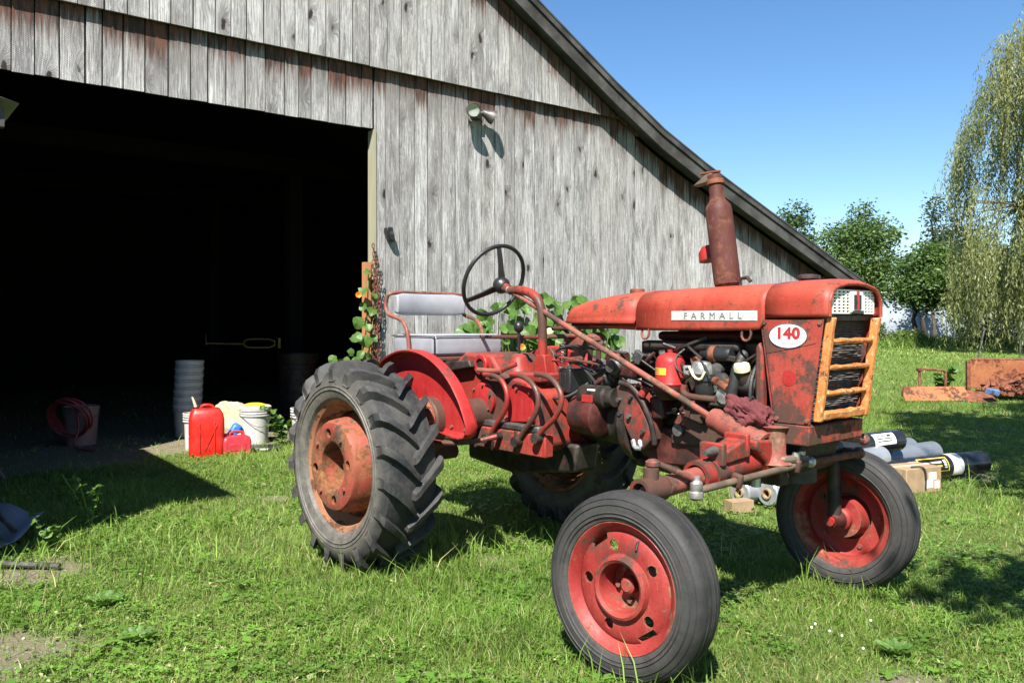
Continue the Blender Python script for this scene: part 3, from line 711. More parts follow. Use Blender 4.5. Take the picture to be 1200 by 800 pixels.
# plastic greenhouse tunnel
gh = empty('greenhouse', (16, 60, 0), R(-4), 'long pale plastic greenhouse tunnel beyond the trees', 'greenhouse')
g = G('greenhouse_film'); v = g.co(); film = g.done(g.pr(g.mix(g.noise(v, .8, 4), (.16, .19, .22), (.25, .28, .32)), .35, 0, g.bump(g.noise(v, 2, 3), .3, .1)))
arc = [(3.4 * -math.cos(a), 3.3 * math.sin(a) ** .8) for a in np.linspace(0, math.pi, 18)]
MB().loft([[(xx, q, z) for q, z in arc] for xx in np.linspace(0, 42, 22)], closed=False).build('cover', film, gh, smooth=60)
for xx in np.arange(0, 42.1, 3): MB().tube([(xx, q * 1.012, z * 1.012) for q, z in arc], .035, 6).build('hoop', M['iron'], gh)
# tree standing to the right of the photographer; only its shade is in the picture
tree('shade_tree', 'broad leafy tree right of the camera casting shade on the lawn', 6.2, 1.4, [(-2.2, 2.05, 6.3, 1.1, 1.4, .8), (-1.1, 4.05, 6.3, 1.2, 1.6, .9), (.1, 2.95, 6.5, 1.6, 1.8, 1.2), (1.6, 5.1, 6.6, 1.8, 1.8, 1.1), (2.0, 1, 6.6, 2, 2, 1.5), (-3.0, .25, 6.2, .6, .8, .5), (-4.2, -.2, 4, .18, .14, .12), (-4.1, -.54, 4, .22, .16, .12), (-4.7, -.74, 4.1, .2, .12, .12), (-4.3, -.95, 4, .24, .14, .12)], 30000, .19, DG, MG, .26, 3.4, clump=.36)
# ------------------------------------------------------------------ tractor (x forward, y to its left, z up; origin below the rear axle)
TR = empty('tractor', (-.196, 5.085, 0), R(-49), 'old faded red farm tractor with grey seat and orange grille bars on the grass', 'tractor')
def P(name, mb, mat, bevel=0, parent=None, smooth=35, **k): return mb.build(name, M[mat] if isinstance(mat, str) else mat, parent or TR, bevel=bevel, smooth=smooth, **k)
def arc_pts(c, r, a0, a1, n): return [(c[0] + r * math.cos(R(a0 + (a1 - a0) * i / (n - 1))), c[1] + r * math.sin(R(a0 + (a1 - a0) * i / (n - 1)))) for i in range(n)]
TILE = 48

def rear_wheel():
    """outer face towards -y, centre at the origin"""
    root = MB().lathe([(.335, .135), (.362, .125), (.366, .112), (.338, .10), (.322, .06), (.30, .04), (.30, -.03), (.322, -.055), (.338, -.105), (.366, -.118), (.366, -.128), (.356, -.133), (.332, -.118), (.312, -.062), (.288, -.035), (.288, .045), (.312, .07), (.325, .12)], TILE, closed=True).build('rear_wheel', M['rim_rust'], TR)
    prof = [(.352, -.128), (.366, -.150), (.40, -.166), (.445, -.170), (.485, -.160), (.510, -.138), (.522, -.088), (.525, 0)]
    prof = prof + [(r, -y) for r, y in prof[-2::-1]] + [(.352, .10), (.352, -.10)]
    ty = MB().lathe(prof, 72, closed=True)
    for k in range(38):                                   # lugs, each half a pitch behind its neighbour on the other side
        sd = -1 if k % 2 else 1; a0 = k * 2 * math.pi / 38; rings = []
        for s, yy, rt, rbm, hw in ((0, -.012, .558, .50, .034), (.10, .004, .565, .50, .040), (.45, .060, .565, .49, .041), (.8, .130, .562, .48, .046), (.95, .163, .548, .47, .05), (1.04, .176, .518, .455, .048), (1.10, .172, .488, .455, .036)):
            a = a0 + .30 * s; q = []
            for da, rr in ((-hw * 1.25, rbm), (-hw * .8, rt), (hw * .8, rt), (hw * 1.25, rbm)):
                q.append((math.cos(a + da) * rr, sd * yy, math.sin(a + da) * rr))
            rings.append(q)
        ty.loft(rings)
    for r in (.405, .425): ty.lathe([(r, -.1665), (r + .004, -.173), (r + .008, -.168)], TILE, closed=True)
    P('tyre', ty, 'tyre_rear', parent=root, smooth=30)
    disc = MB().lathe([(.298, .02), (.298, .035), (.280, .038), (.268, .02), (.246, -.155), (.232, -.176), (.206, -.184), (.138, -.178), (.126, -.168), (.118, -.04), (.02, -.035), (.02, -.02), (.132, -.025), (.142, -.16), (.204, -.168), (.224, -.16), (.234, -.15), (.254, .0), (.264, .01)], TILE, closed=True)
    d = P('wheel_disc', disc, 'red_rear', parent=root)
    c = MB()
    for k in range(4):
        a = R(20 + 90 * k); c.cyl((math.cos(a) * .178, -.24, math.sin(a) * .178), (math.cos(a) * .178, -.10, math.sin(a) * .178), .025, n=12)
    cut(d, c)
    h = MB().lathe([(.0, -.085), (.045, -.085), (.056, -.075), (.06, -.03), (.10, -.02), (.10, .06), (.0, .06)], 24, closed=False)
    P('hub', h, 'red_rear', parent=root)
    for k in range(5):
        a = R(8 + 72 * k); p = (math.cos(a) * .088, -.06, math.sin(a) * .088); P('wheel_nut', MB().cyl(p, (p[0], -.03, p[2]), .013, n=6), 'iron', parent=root)
    for k in range(4):
        a = R(65 + 90 * k); p = (math.cos(a) * .178, -.195, math.sin(a) * .178); P('wheel_bolt', MB().cyl(p, (p[0], -.165, p[2]), .012, n=6), 'rod', parent=root)
    for k in range(6):
        a = R(30 + 60 * k); P('rim_clamp', MB().box((math.cos(a) * .272, -.0, math.sin(a) * .272), (.04, .045, .05), (0, -a, 0)), 'rim_rust', .004, root)
    return root
rw = rear_wheel(); rw.location = (0, -.84, .563); rw.rotation_euler = (0, R(11), 0)
rw2 = copy_tree(rw, TR); rw2.location = (0, .76, .563); rw2.rotation_euler = (0, R(40), R(180))

def front_wheel():
    root = MB().lathe([(.232, .062), (.244, .070), (.244, .058), (.222, .05), (.205, .02), (.200, -.02), (.222, -.052), (.244, -.062), (.247, -.070), (.240, -.076), (.228, -.068), (.208, -.048), (.192, -.02), (.196, .03), (.214, .056)], TILE, closed=True).build('front_wheel', M['red_rim'], TR)
    prof = [(.238, -.064), (.246, -.078), (.27, -.086), (.295, -.086), (.318, -.080), (.334, -.070), (.343, -.056), (.3475, -.045), (.3480, -.034), (.340, -.031), (.340, -.027), (.3495, -.025), (.350, -.011), (.342, -.008), (.342, -.003), (.3505, -.001)]
    half = [(r, -y) for r, y in prof[:-1]][::-1]
    ty = MB().lathe(prof + [(.3505, .001), (.342, .003)] + half[1:] + [(.236, .05), (.236, -.05)], 72, closed=True)
    for r, yy in ((.262, -.0855), (.276, -.0875), (.305, -.085), (.326, -.0755)): ty.lathe([(r - .003, yy + .002), (r, yy - .0035), (r + .003, yy + .002)], 64, closed=True)
    for r, yy in ((.262, .0855), (.305, .085), (.326, .0755)): ty.lathe([(r - .003, yy - .002), (r, yy + .0035), (r + .003, yy - .002)], 64, closed=True)
    P('tyre', ty, 'tyre_front', parent=root, smooth=30)
    disc = MB().lathe([(.212, -.03), (.205, -.042), (.188, -.052), (.150, -.058), (.122, -.054), (.120, -.062), (.114, -.078), (.104, -.082), (.092, -.074), (.088, -.05), (.086, .025), (.02, .028), (.02, .036), (.094, .034), (.098, -.045), (.104, -.066), (.108, -.066), (.116, -.044), (.15, -.047), (.186, -.041), (.198, -.03)], TILE, closed=True)
    d = P('wheel_disc', disc, 'red_rim', parent=root); PLAIN.append(d.data.copy()); c = MB()
    for k in range(5):
        a = R(25 + 72 * k); c.cyl((math.cos(a) * .155, -.09, math.sin(a) * .155), (math.cos(a) * .155, -.03, math.sin(a) * .155), .021, n=16)
    for a in (R(118), R(-62)): c.box((math.cos(a) * .196, -.06, math.sin(a) * .196), (.036, .10, .085), (0, -a, 0))
    cut(d, c)
    P('hub', MB().lathe([(0, -.03), (.02, -.03), (.03, -.022), (.034, .01), (.055, .026), (.055, .07), (.04, .085), (.0, .085)], 24), 'red_rim', parent=root)
    for k in range(5):
        a = R(40 + 72 * k); p = (math.cos(a) * .062, .002, math.sin(a) * .062); P('wheel_nut', MB().cyl(p, (p[0], .026, p[2]), .011, n=6), 'rod', parent=root)
    for k in range(5):
        a = R(61 + 72 * k); p = (math.cos(a) * .155, .0, math.sin(a) * .155); P('rivet', MB().cyl((p[0], -.055, p[2]), (p[0], -.036, p[2]), .012, n=8), 'rod', parent=root)
    P('valve_stem', MB().tube([(.1, -.03, .175), (.09, -.055, .165), (.085, -.065, .14)], .005, 6), 'black', parent=root)
    return root
PLAIN = []
fw = front_wheel(); fw.location = (1.92, -.82, .349); fw.rotation_euler = (R(-2), R(-8), R(6))
fw2 = copy_tree(fw, TR); fw2.location = (1.92, .82, .349); fw2.rotation_euler = (R(2), R(30), R(186))

for ch in fw2.children:
    if ch.name.startswith('wheel_disc'): ch.data = PLAIN[0]
# axle castings, final drives and fenders either side
def hull(a, ra, b, rb_, y0, y1, n=28):
    a, b = Vector(a), Vector(b); d = math.atan2(b.y - a.y, b.x - a.x); pts = []
    for c, r, s in ((a, ra, d + math.pi / 2), (b, rb_, d - math.pi / 2)):
        for i in range(n // 2): t = s + math.pi * i / (n // 2 - 1); pts.append((c.x + math.cos(t) * r, c.y + math.sin(t) * r))
    return MB().prism(pts, y0, y1)
for sd in (-1, 1):
    P('final_drive', hull((.24, .80), .125, (0, .565), .17, sd * .50, sd * .59), 'red_dirty', .012)
    P('drive_cover', MB().lathe([(0, .0), (.10, .0), (.118, .012), (.118, .03), (0, .03)], 24, (.24, sd * (.592 if sd > 0 else .622), .80)), 'red_rear', .002)
    for k in range(7):
        a = R(51 * k); P('cover_bolt', MB().cyl((.24 + .103 * math.cos(a), sd * .60, .80 + .103 * math.sin(a)), (.24 + .103 * math.cos(a), sd * .634, .80 + .103 * math.sin(a)), .009, n=6), 'rod')
    P('axle_shaft', MB().cyl((0, sd * .2, .565), (0, sd * .86, .565), .045, n=16), 'red_dirty')
    P('axle_housing', MB().cyl((.2, sd * .1, .80), (.2, sd * .52, .80), .095, .085, 20), 'red_dirty')
    P('bearing_cap', MB().lathe([(.0, 0), (.115, 0), (.13, .02), (.13, .06), (.16, .08), (0, .08)], 24, (0, -.68 if sd < 0 else .60, .565)), 'red_rear')
    path = [Vector(p) for p in arc_pts((.10, .60), .565, 128, 20, 30) + [(.626, .766), (.602, .746), (.55, .736), (.48, .736), (.40, .742), (.30, .755)]]
    P('fender', MB().prism([tuple(p) for p in path] + [(-.06, .76), (-.26, .88)], sd * .525, sd * .531), 'red_bright')
    rings = []
    for i, p in enumerate(path):
        t_ = path[min(i + 1, len(path) - 1)] - path[max(i - 1, 0)]; n_ = Vector((-t_.y, t_.x)).normalized(); k_ = min(1, (len(path) - 1 - i) / 5); q = []
        for r, y in ((-.010, .528), (.008, .534), (.016, .545), (.016, .600), (.010, .610), (.002, .606), (.008, .598), (.008, .550), (.0, .541), (-.016, .532)):
            q.append((p.x + n_.x * r, sd * (.53 + (y - .53) * (.35 + .65 * k_)), p.y + n_.y * r))
        rings.append(q)
    P('fender_lip', MB().loft(rings), 'red_bright')
    for x, z in ((.56, .86), (.54, .77), (.42, .775), (-.05, 1.0)): P('fender_bolt', MB().cyl((x, sd * .52, z), (x, sd * .54, z), .010, n=6), 'rod')
P('brake_rod', MB().tube([(.32, -.62, .70), (.42, -.58, .69), (.55, -.50, .70), (.64, -.40, .735)], .012, 8, 2), 'red')

# transmission, seat and controls
P('transmission_case', MB().prism([(-.26, .60), (.20, .60), (.66, .615), (.71, .66), (.68, .93), (.58, 1.01), (.42, 1.03), (.34, 1.06), (.27, 1.145), (.02, 1.15), (-.12, 1.06), (-.26, .86)], -.14, .22), 'red', .02)
P('belly_case', MB().prism([(-.2, .47), (.2, .43), (.75, .50), (.78, .66), (-.2, .62)], .06, .24), 'grime', .02)  # dark box added to give the black shade below the transmission
P('lower_flange', MB().bx(.06, .80, -.205, -.142, .615, .735), 'red_panel', .008)
for x in (.20, .36, .56): P('flange_rib', MB().bx(x, x + .02, -.213, -.14, .61, .738), 'grime', .003)
P('mud_ledge', MB().bx(.08, .74, -.20, -.145, .738, .775), 'iron', .01)
P('side_cover', MB().lathe([(0, 0), (.085, 0), (.10, .010), (.10, .03), (0, .03)], 28, (.225, -.172, .885)), 'red_bright')
for k in range(6):
    a = R(60 * k + 20); P('cover_bolt', MB().cyl((.225 + .085 * math.cos(a), -.184, .885 + .085 * math.sin(a)), (.225 + .085 * math.cos(a), -.17, .885 + .085 * math.sin(a)), .008, n=6), 'rod')
P('side_cover', MB().prism([(.42, .77), (.66, .79), (.66, .97), (.50, .99), (.42, .95)], -.162, -.14), 'red_bright', .006)
for x, z in ((.44, .80), (.64, .81), (.64, .95), (.45, .94), (.53, .965)): P('cover_bolt', MB().cyl((x, -.176, z), (x, -.158, z), .009, n=6), 'rod')
P('port_ring', MB().lathe([(.036, 0), (.056, 0), (.06, .006), (.056, .03), (.036, .03)], 20, (.20, -.165, 1.085), closed=True), 'red_bright')
P('port_plug', MB().lathe([(0, 0), (.04, 0), (.04, .012), (0, .012)], 18, (.20, -.154, 1.085)), 'grime')
P('top_cover', MB().bx(.30, .66, -.11, .19, 1.0, 1.05), 'red_dirty', .012)
P('gear_tower', MB().lathe([(.085, 1.04), (.075, 1.06), (.06, 1.10), (.045, 1.135), (.02, 1.15), (.0, 1.15)], 20, (.36, 0, 0), 'z'), 'red')
P('gear_lever', MB().tube([(.36, 0, 1.12), (.362, 0, 1.2), (.358, 0, 1.29)], .009, 8), 'black')
P('lever_knob', MB().sphere((.358, 0, 1.305), .030, 16, 10, (1, 1, 1.15)), 'black')
P('hydraulic_arm', MB().prism([(.26, 1.0), (.60, 1.19), (.63, 1.16), (.66, .99)], .02, .05), 'red', .006)
P('linkage', MB().tube([(.22, -.19, 1.055), (.30, -.20, 1.055), (.36, -.2, 1.055), (.44, -.2, 1.06)], .016, 8), 'rod')
P('linkage', MB().tube([(.34, -.20, 1.02), (.46, -.19, 1.075), (.52, -.16, 1.10)], .014, 8), 'red')
for pts in ([(.29, -.205, 1.035), (.36, -.205, 1.035), (.44, -.21, 1.02), (.50, -.215, .965), (.515, -.22, .895), (.48, -.22, .825), (.40, -.22, .745), (.36, -.22, .69)],
            [(.52, -.2, 1.045), (.60, -.205, 1.045), (.69, -.21, 1.02), (.755, -.215, .96), (.765, -.22, .89), (.72, -.22, .815), (.655, -.22, .755), (.61, -.22, .70)],
            [(.72, -.2, 1.055), (.80, -.205, 1.055), (.875, -.21, 1.03), (.935, -.215, .965), (.935, -.22, .90), (.89, -.22, .835), (.82, -.22, .785), (.77, -.22, .74)]):
    P('pedal_rod', MB().tube(pts, .0145, 10, 2), 'red')
for x, z in ((.345, .675), (.60, .685), (.76, .72)): P('pedal_hub', MB().cyl((x, -.25, z), (x, -.18, z), .028, n=14), 'grime')
P('pedal_shaft', MB().cyl((.44, -.28, .70), (.44, -.1, .70), .02, n=12), 'grime')
def cushion(x0, x1, y0, y1, z0, z1, r=.035, crown=.015, n=7):
    """soft rounded pad"""
    rings = []
    for k in range(n + 1):
        s = k / n; z = z0 + (z1 - z0) * s; e = abs(2 * s - 1); ins = r * (1 - math.sqrt(max(0, 1 - max(0, (e - .45) / .55) ** 2))); q = []
        for cx, cy, a0 in ((x1 - r, y1 - r, 0), (x0 + r, y1 - r, 90), (x0 + r, y0 + r, 180), (x1 - r, y0 + r, 270)):
            for i in range(6): a = R(a0 + 18 * i); q.append((cx + math.cos(a) * (r - ins * .8), cy + math.sin(a) * (r - ins * .8), z))
        rings.append(q)
    mb = MB().loft(rings); return mb
cu = P('seat_cushion', cushion(-.565, -.10, -.275, .275, 1.124, 1.258), 'vinyl')
P('cushion_seam', MB().tube([(-.10 - .465 * k / 8 + (0), -.2765, 1.247) for k in range(9)], .004, 6), 'black', parent=cu)
P('cushion_seam', MB().tube([(-.0985, y, 1.247) for y in np.linspace(-.262, .262, 9)], .004, 6), 'black', parent=cu)
P('cushion_seam', MB().tube([(-.103, -.272, 1.13), (-.099, -.274, 1.19), (-.103, -.272, 1.25)], .004, 6), 'black', parent=cu)
P('seat_pan', MB().bx(-.57, -.085, -.28, .28, 1.095, 1.122), 'red', .008)
P('seat_pillar', MB().prism([(-.50, 1.094), (-.12, 1.094), (-.02, .95), (-.25, .80)], -.05, .12), 'red_dirty', .012)
P('seat_bracket', MB().prism([(-.14, 1.093), (.14, 1.11), (.16, 1.07), (-.10, 1.03)], -.20, .20), 'grime', .008)
bm_ = MB(); rings = []
for k in range(9):
    y = -.275 + .55 * k / 8; e = abs(2 * k / 8 - 1); c = -.045 * (1 - e * e); sh = .0 if e < .99 else .012
    rings.append([(-.555 + c * .5 + sh, y, 1.382 + sh), (-.505 + c + .004, y, 1.377 + sh), (-.488 + c - sh, y, 1.40), (-.486 + c - sh, y, 1.45), (-.492 + c - sh, y, 1.50), (-.512 + c, y, 1.521 - sh), (-.556 + c * .5 + sh, y, 1.518 - sh), (-.565 + c * .5 + sh, y, 1.45)])
bk = P('backrest', bm_.loft(rings), 'vinyl', .01, smooth=50)
P('seat_frame', MB().tube([(-.33, -.30, 1.13), (-.345, -.30, 1.27), (-.40, -.30, 1.345), (-.50, -.305, 1.368), (-.57, -.305, 1.385), (-.60, -.305, 1.44), (-.585, -.30, 1.50), (-.56, -.29, 1.522), (-.59, -.15, 1.527), (-.60, 0, 1.528), (-.59, .15, 1.527), (-.56, .29, 1.522), (-.585, .30, 1.50), (-.60, .305, 1.44), (-.57, .305, 1.385), (-.50, .305, 1.368), (-.40, .30, 1.345), (-.345, .30, 1.27), (-.33, .30, 1.13)], .0125, 10, 2), 'rod')

# steering wheel, column and posts
sd_ = Vector((.915, 0, -.405)).normalized(); up_ = Vector((.405, 0, .915)).normalized(); sy = Vector((0, 1, 0)); SW = Vector((.135, 0, 1.583))
ring = [SW + (up_ * math.sin(a) + sy * math.cos(a)) * .222 for a in np.linspace(0, 2 * math.pi, 48, endpoint=False)]
stw = P('steering_wheel', MB().tube(ring, .0125, 10, closed=True), 'black')
hub_ = SW + sd_ * .055
P('hub', MB().lathe([(0, -.03), (.02, -.028), (.042, -.012), (.052, .01), (.05, .035), (.035, .055), (0, .055)], 20, hub_, sd_), 'black', parent=stw)
for a in (100, 218, 345):
    e = (up_ * math.sin(R(a)) + sy * math.cos(R(a))); b = e.cross(sd_); q = []
    for s, wv, off_ in ((.03, .022, .012), (.12, .016, -.015), (.221, .012, -.055)):
        c = hub_ + e * s + sd_ * off_; q.append([c + b * wv + sd_ * .008, c + b * wv - sd_ * .004, c - sd_ * .010, c - b * wv - sd_ * .004, c - b * wv + sd_ * .008])
    P('spoke', MB().loft(q), 'black', parent=stw, smooth=60)
c0 = Vector((.25, 0, 1.533)); c1 = Vector((1.72, 0, .885)); cd = (c1 - c0).normalized()
P('column_collar', MB().cyl(hub_ + sd_ * .05, c0 + cd * .015, .03, .026, 16), 'red')
P('column_nut', MB().cyl(c0 + cd * .01, c0 + cd * .055, .022, .018, 12), 'chrome')
P('steering_shaft', MB().cyl(c0 + cd * .05, c1, .0155, n=12), 'rod')
P('column_post', MB().tube([c0 + cd * .035, (.34, .0, 1.522), (.44, .0, 1.51), (.52, .0, 1.47), (.557, .0, 1.40), (.562, .0, 1.30), (.562, .0, 1.15), (.555, .0, 1.0)], .026, 14, 2), 'red')
P('column_bracket', MB().prism([(.50, .98), (.63, .98), (.60, 1.15), (.53, 1.15)], -.025, .03), 'red', .006)
for a, b, r in (((-.15, .1, 1.24), (.54, .03, 1.247), .013), ((.58, .03, 1.25), (.75, .12, 1.26), .014), ((.56, .08, 1.298), (.98, .14, 1.312), .014), ((.58, .05, 1.36), (.70, .2, 1.18), .010), ((.74, .2, 1.40), (.62, .1, 1.19), .010), ((.60, .1, 1.19), (.80, .18, 1.24), .010), ((.70, .05, 1.24), (.64, .1, 1.12), .014), ((.86, .08, 1.20), (.83, .10, 1.09), .014), ((.90, .1, 1.21), (.88, .12, 1.09), .014), ((.62, .02, 1.12), (.92, .06, 1.12), .006), ((.70, .0, 1.14), (1.0, .06, 1.10), .006)):
    P('brace_rod', MB().cyl(a, b, r, n=10), 'red')
P('bracket_plate', MB().prism([(.60, 1.20), (.74, 1.16), (.80, 1.25), (.72, 1.28)], .10, .12), 'rod', .003)
P('bracket_plate', MB().prism([(.70, 1.11), (.80, 1.09), (.84, 1.18), (.74, 1.20)], .06, .075), 'rod', .003)
P('fuel_bowl', MB().lathe([(.0, 1.18), (.035, 1.18), (.04, 1.22), (.055, 1.235), (.055, 1.255), (.03, 1.275), (0, 1.275)], 16, (.84, .14, 0), 'z'), 'rod')
P('spring', MB().tube([(.70 + .018 * math.cos(k * .9), .02 + .018 * math.sin(k * .9), 1.10 + k * .0028) for k in range(44)], .003, 5), 'iron')
bt = P('battery', MB().bx(.50, .74, .04, .22, .94, 1.075), 'black', .008)
for k in range(5): P('battery_rib', MB().bx(.535 + .04 * k, .55 + .04 * k, .034, .042, .955, 1.05), 'black', .002, bt)
for x in (.55, .69): P('terminal', MB().cyl((x, .09, 1.07), (x, .09, 1.10), .013, n=10), 'alu', parent=bt)
P('battery_label', MB().bx(.60, .66, .05, .10, 1.0755, 1.078), 'cream', 0, bt)
for pts in ([(.55, .09, 1.10), (.56, .05, 1.14), (.65, .02, 1.15), (.78, .05, 1.12), (.9, .1, 1.05)], [(.69, .09, 1.10), (.75, .06, 1.13), (.86, .06, 1.06), (.93, .1, .95)], [(.50, .0, .95), (.62, -.04, .91), (.78, -.02, .92), (.84, .08, 1.0)], [(.60, .05, 1.16), (.74, .02, 1.21), (.92, .05, 1.19), (1.1, .1, 1.17)]):
    P('cable', MB().tube(pts, .008, 7, 2), 'black_rubber')

# hood, tank and nose
YC = .318
def hood_ring(x, zt, zb, hw, flare=0, rr=.11, bow=.0):
    q = []; n = 7
    pts = [(-hw - flare, zb)] + [(-hw, zb + .02)]
    for i in range(n): a = R(180 - 90 * i / (n - 1)); pts.append((-hw + rr * 1.15 + rr * 1.15 * math.cos(a), zt - rr - .012 + rr * math.sin(a)))
    pts.append((-hw * .35, zt - .003)); pts.append((0, zt))
    full = pts + [(-y, z) for y, z in pts[-2::-1]]
    return [(x, YC + y, z) for y, z in full]
def skin(rings, name, mat, th=.006, bevel=0, smooth=40):
    o = MB().loft(rings, closed=False).build(name, M[mat], TR, smooth=smooth); md = o.modifiers.new('thick', 'SOLIDIFY'); md.thickness = th; md.offset = 0; return o
P('hood_band', MB().loft([hood_ring(x, 1.345, z, hw - .012, 0, .02) for x, z, hw in ((.68, 1.312, .219), (.95, 1.30, .229), (1.175, 1.292, .234))], closed=True), 'red_hood')
skin([hood_ring(x, zt, zb, hw, .012, r) for x, zt, zb, hw, r in ((.60, 1.372, 1.332, .135, .03), (.615, 1.40, 1.330, .175, .05), (.66, 1.433, 1.329, .21, .075), (.76, 1.458, 1.328, .229, .09), (.90, 1.478, 1.327, .234, .10), (1.05, 1.489, 1.326, .236, .105), (1.176, 1.495, 1.325, .237, .11))], 'fuel_tank', 'red_hood', .012)
P('tank_end', MB().loft([hood_ring(.603, 1.372, 1.332, .135, 0, .03), hood_ring(.61, 1.372, 1.332, .135, 0, .03)]), 'red_hood')
skin([hood_ring(x, zt, zb, .238, .0, .095) for x, zt, zb in ((1.182, 1.496, 1.291), (1.40, 1.503, 1.291), (1.65, 1.508, 1.292), (1.86, 1.511, 1.294), (1.90, 1.512, 1.30), (1.926, 1.512, 1.335))], 'hood', 'red_hood', .006)
skin([hood_ring(x, zt, zb, hw, 0, .088) for x, zt, zb, hw in ((1.932, 1.514, 1.352, .240), (2.05, 1.518, 1.352, .241), (2.15, 1.519, 1.352, .241), (2.20, 1.515, 1.352, .240), (2.222, 1.505, 1.354, .234), (2.230, 1.494, 1.358, .225))], 'nose_cowl', 'red_hood', .010)
P('cowl_bead', MB().tube([Vector(p) + Vector((.002, 0, 0)) for p in hood_ring(2.226, 1.500, 1.356, .230, 0, .086)], .0085, 8), 'red_hood')
# white pierced grille behind the cowl opening
gr = MB(); y0, y1, z0, z1 = .114, .522, 1.372, 1.470; ny_, nz_ = 12, 7
def gx_(y): return 2.202 + .012 * (1 - ((y - YC) / .23) ** 2)
for k in range(ny_ + 1):
    y = y0 + (y1 - y0) * k / ny_; zz = z1 - .03 * max(0, (abs(y - YC) / .225) - .72) / .28
    gr.box((gx_(y), y, (z0 + zz) / 2), (.006, .0125, zz - z0))
for k in range(nz_ + 1):
    z = z0 + (z1 - z0) * k / nz_
    q = []
    for y in np.linspace(y0, y1, 9): x = gx_(y); q.append([(x - .0035, y, z - .0034), (x + .0035, y, z - .0034), (x + .0035, y, z + .0034), (x - .0035, y, z + .0034)])
    gr.loft(q)
grille = P('grille', gr, 'white', smooth=0)
P('grille_shade', MB().bx(2.14, 2.146, .11, .525, 1.362, 1.455), 'grime')
em = P('emblem_panel', MB().bx(2.212, 2.221, .278, .398, 1.374, 1.472), 'white', .003, grille)
for y in (.319, .361): P('emblem_letter', MB().bx(2.2215, 2.227, y - .008, y + .008, 1.388, 1.452), 'black', 0, grille)
P('emblem_letter', MB().bx(2.2215, 2.2265, .327, .353, 1.412, 1.426), 'black', 0, grille)
P('emblem_letter', MB().bx(2.222, 2.229, .333, .347, 1.386, 1.468), 'badge_red', 0, grille)
P('emblem_clip', MB().bx(2.212, 2.232, .298, .383, 1.368, 1.383), 'black', .003, grille)
# sheet-metal sides, pan and the home-made bar frame
for y in (.083, .553):
    P('side_panel', MB().prism([(1.912, 1.345), (2.205, 1.345), (2.142, .892), (1.975, .892)], y - .004, y + .004), 'red_panel', .002)
    P('panel_flange', MB().prism([(1.896, 1.345), (1.914, 1.345), (1.977, .892), (1.958, .892)], y - .002 + (.006 if y < .3 else -.004), y + .012 + (.03 if y < .3 else -.04)), 'red_panel', .003)
P('panel_rib', MB().prism([(1.934, 1.206), (2.17, 1.252), (2.17, 1.240), (1.936, 1.192)], .077, .080), 'red_panel', .002)
P('radiator_pan', MB().prism([(1.968, .888), (2.143, .888), (2.136, .800), (1.972, .800)], .078, .558), 'red_panel', .006)
P('radiator_core', MB().prism([(1.99, 1.34), (2.158, 1.34), (2.112, .90), (1.99, .90)], .10, .536), 'grime')
fins = MB(); frng = random.Random(3)
for k in range(46):
    z = .905 + k * .0094; x = 2.118 + (z - .90) * .118; q = []
    for y in np.linspace(.112, .522, 16): j = frng.uniform(-.004, .004) + .008 * mnoise.noise((y * 9, z * 11, 0)); q.append([(x + j, y, z - .0012), (x + .006 + j, y, z + .001), (x + j, y, z + .004)])
    fins.loft(q)
tag(P('radiator_fins', fins, 'fin', smooth=0), kind='stuff')
def fx(z): return 2.142 + (z - .892) * .139
def bar(y0, y1, z0, z1, wob=.004, d0=.000, d1=.034):
    q = []; vertical = abs(z1 - z0) > abs(y1 - y0); n = 9
    a, b = ((y0 + y1) / 2, min(z0, z1)), ((y0 + y1) / 2, max(z0, z1))
    for k in range(n):
        s = k / (n - 1); j = lambda: frng.uniform(-wob, wob)
        if vertical:
            z = z0 + (z1 - z0) * s; x = fx(z); q.append([(x + d0, y0 + j(), z), (x + d1, y0 + j() + .006, z), (x + d1, y1 + j() - .006, z), (x + d0, y1 + j(), z)])
        else:
            y = y0 + (y1 - y0) * s; q.append([(fx(z0) + d0, y, z0 + j()), (fx(z0) + d1, y, z0 + j() + .005), (fx(z1) + d1, y, z1 + j() - .005), (fx(z1) + d0, y, z1 + j())])
    return MB().loft(q)
P('grille_post', bar(.094, .133, .905, 1.352), 'orange_wood', .006)
P('grille_post', bar(.500, .541, .905, 1.352, .007), 'orange_wood', .006)
P('grille_bar', bar(.134, .499, .905, .950, .004), 'orange_wood', .006)
for z in (1.237, 1.123, 1.012): P('grille_bar', bar(.134, .499, z, z + .026, .0035, .002, .028), 'orange_wood', .006)
P('cross_member', MB().bx(2.15, 2.196, .096, .540, 1.338, 1.366), 'grime', .004)  # dark bar at the radiator top, added to close a bright gap
# name plate and number badge
npl = P('name_plate', MB().box((1.648, .0775, 1.362), (.482, .006, .047), (R(-1), R(.3), 0)), 'plate', .003)
mtx = Matrix.Translation((1.648, .0735, 1.362)) @ Matrix.Rotation(R(90), 4, 'X')
text_mesh('lettering', 'FARMALL', .043, M['plate_letter'], npl, mtx, .0015, -.0002, 1.95, 1.08)
ov = lambda r, rz, y0, y1: MB().prism([(2.041 + r * math.cos(a), 1.272 + rz * math.sin(a)) for a in np.linspace(0, 2 * math.pi, 40, endpoint=False)], y0, y1)
bd = P('number_badge', ov(.094, .056, .0755, .0792), 'iron', .001)
P('badge_face', ov(.088, .051, .0735, .0757), 'white', 0, bd)
text_mesh('numerals', '140', .066, M['badge_red'], bd, Matrix.Translation((2.041, .0730, 1.282)) @ Matrix.Rotation(R(90), 4, 'X'), .001, .0035, 1.08, 1.12)
P('badge_strip', MB().bx(1.99, 2.092, .0722, .0736, 1.238, 1.249), 'plate', 0, bd)
P('round_sticker', MB().cyl((2.045, .0775, 1.09), (2.045, .079, 1.09), .035, n=24), 'red_bright')
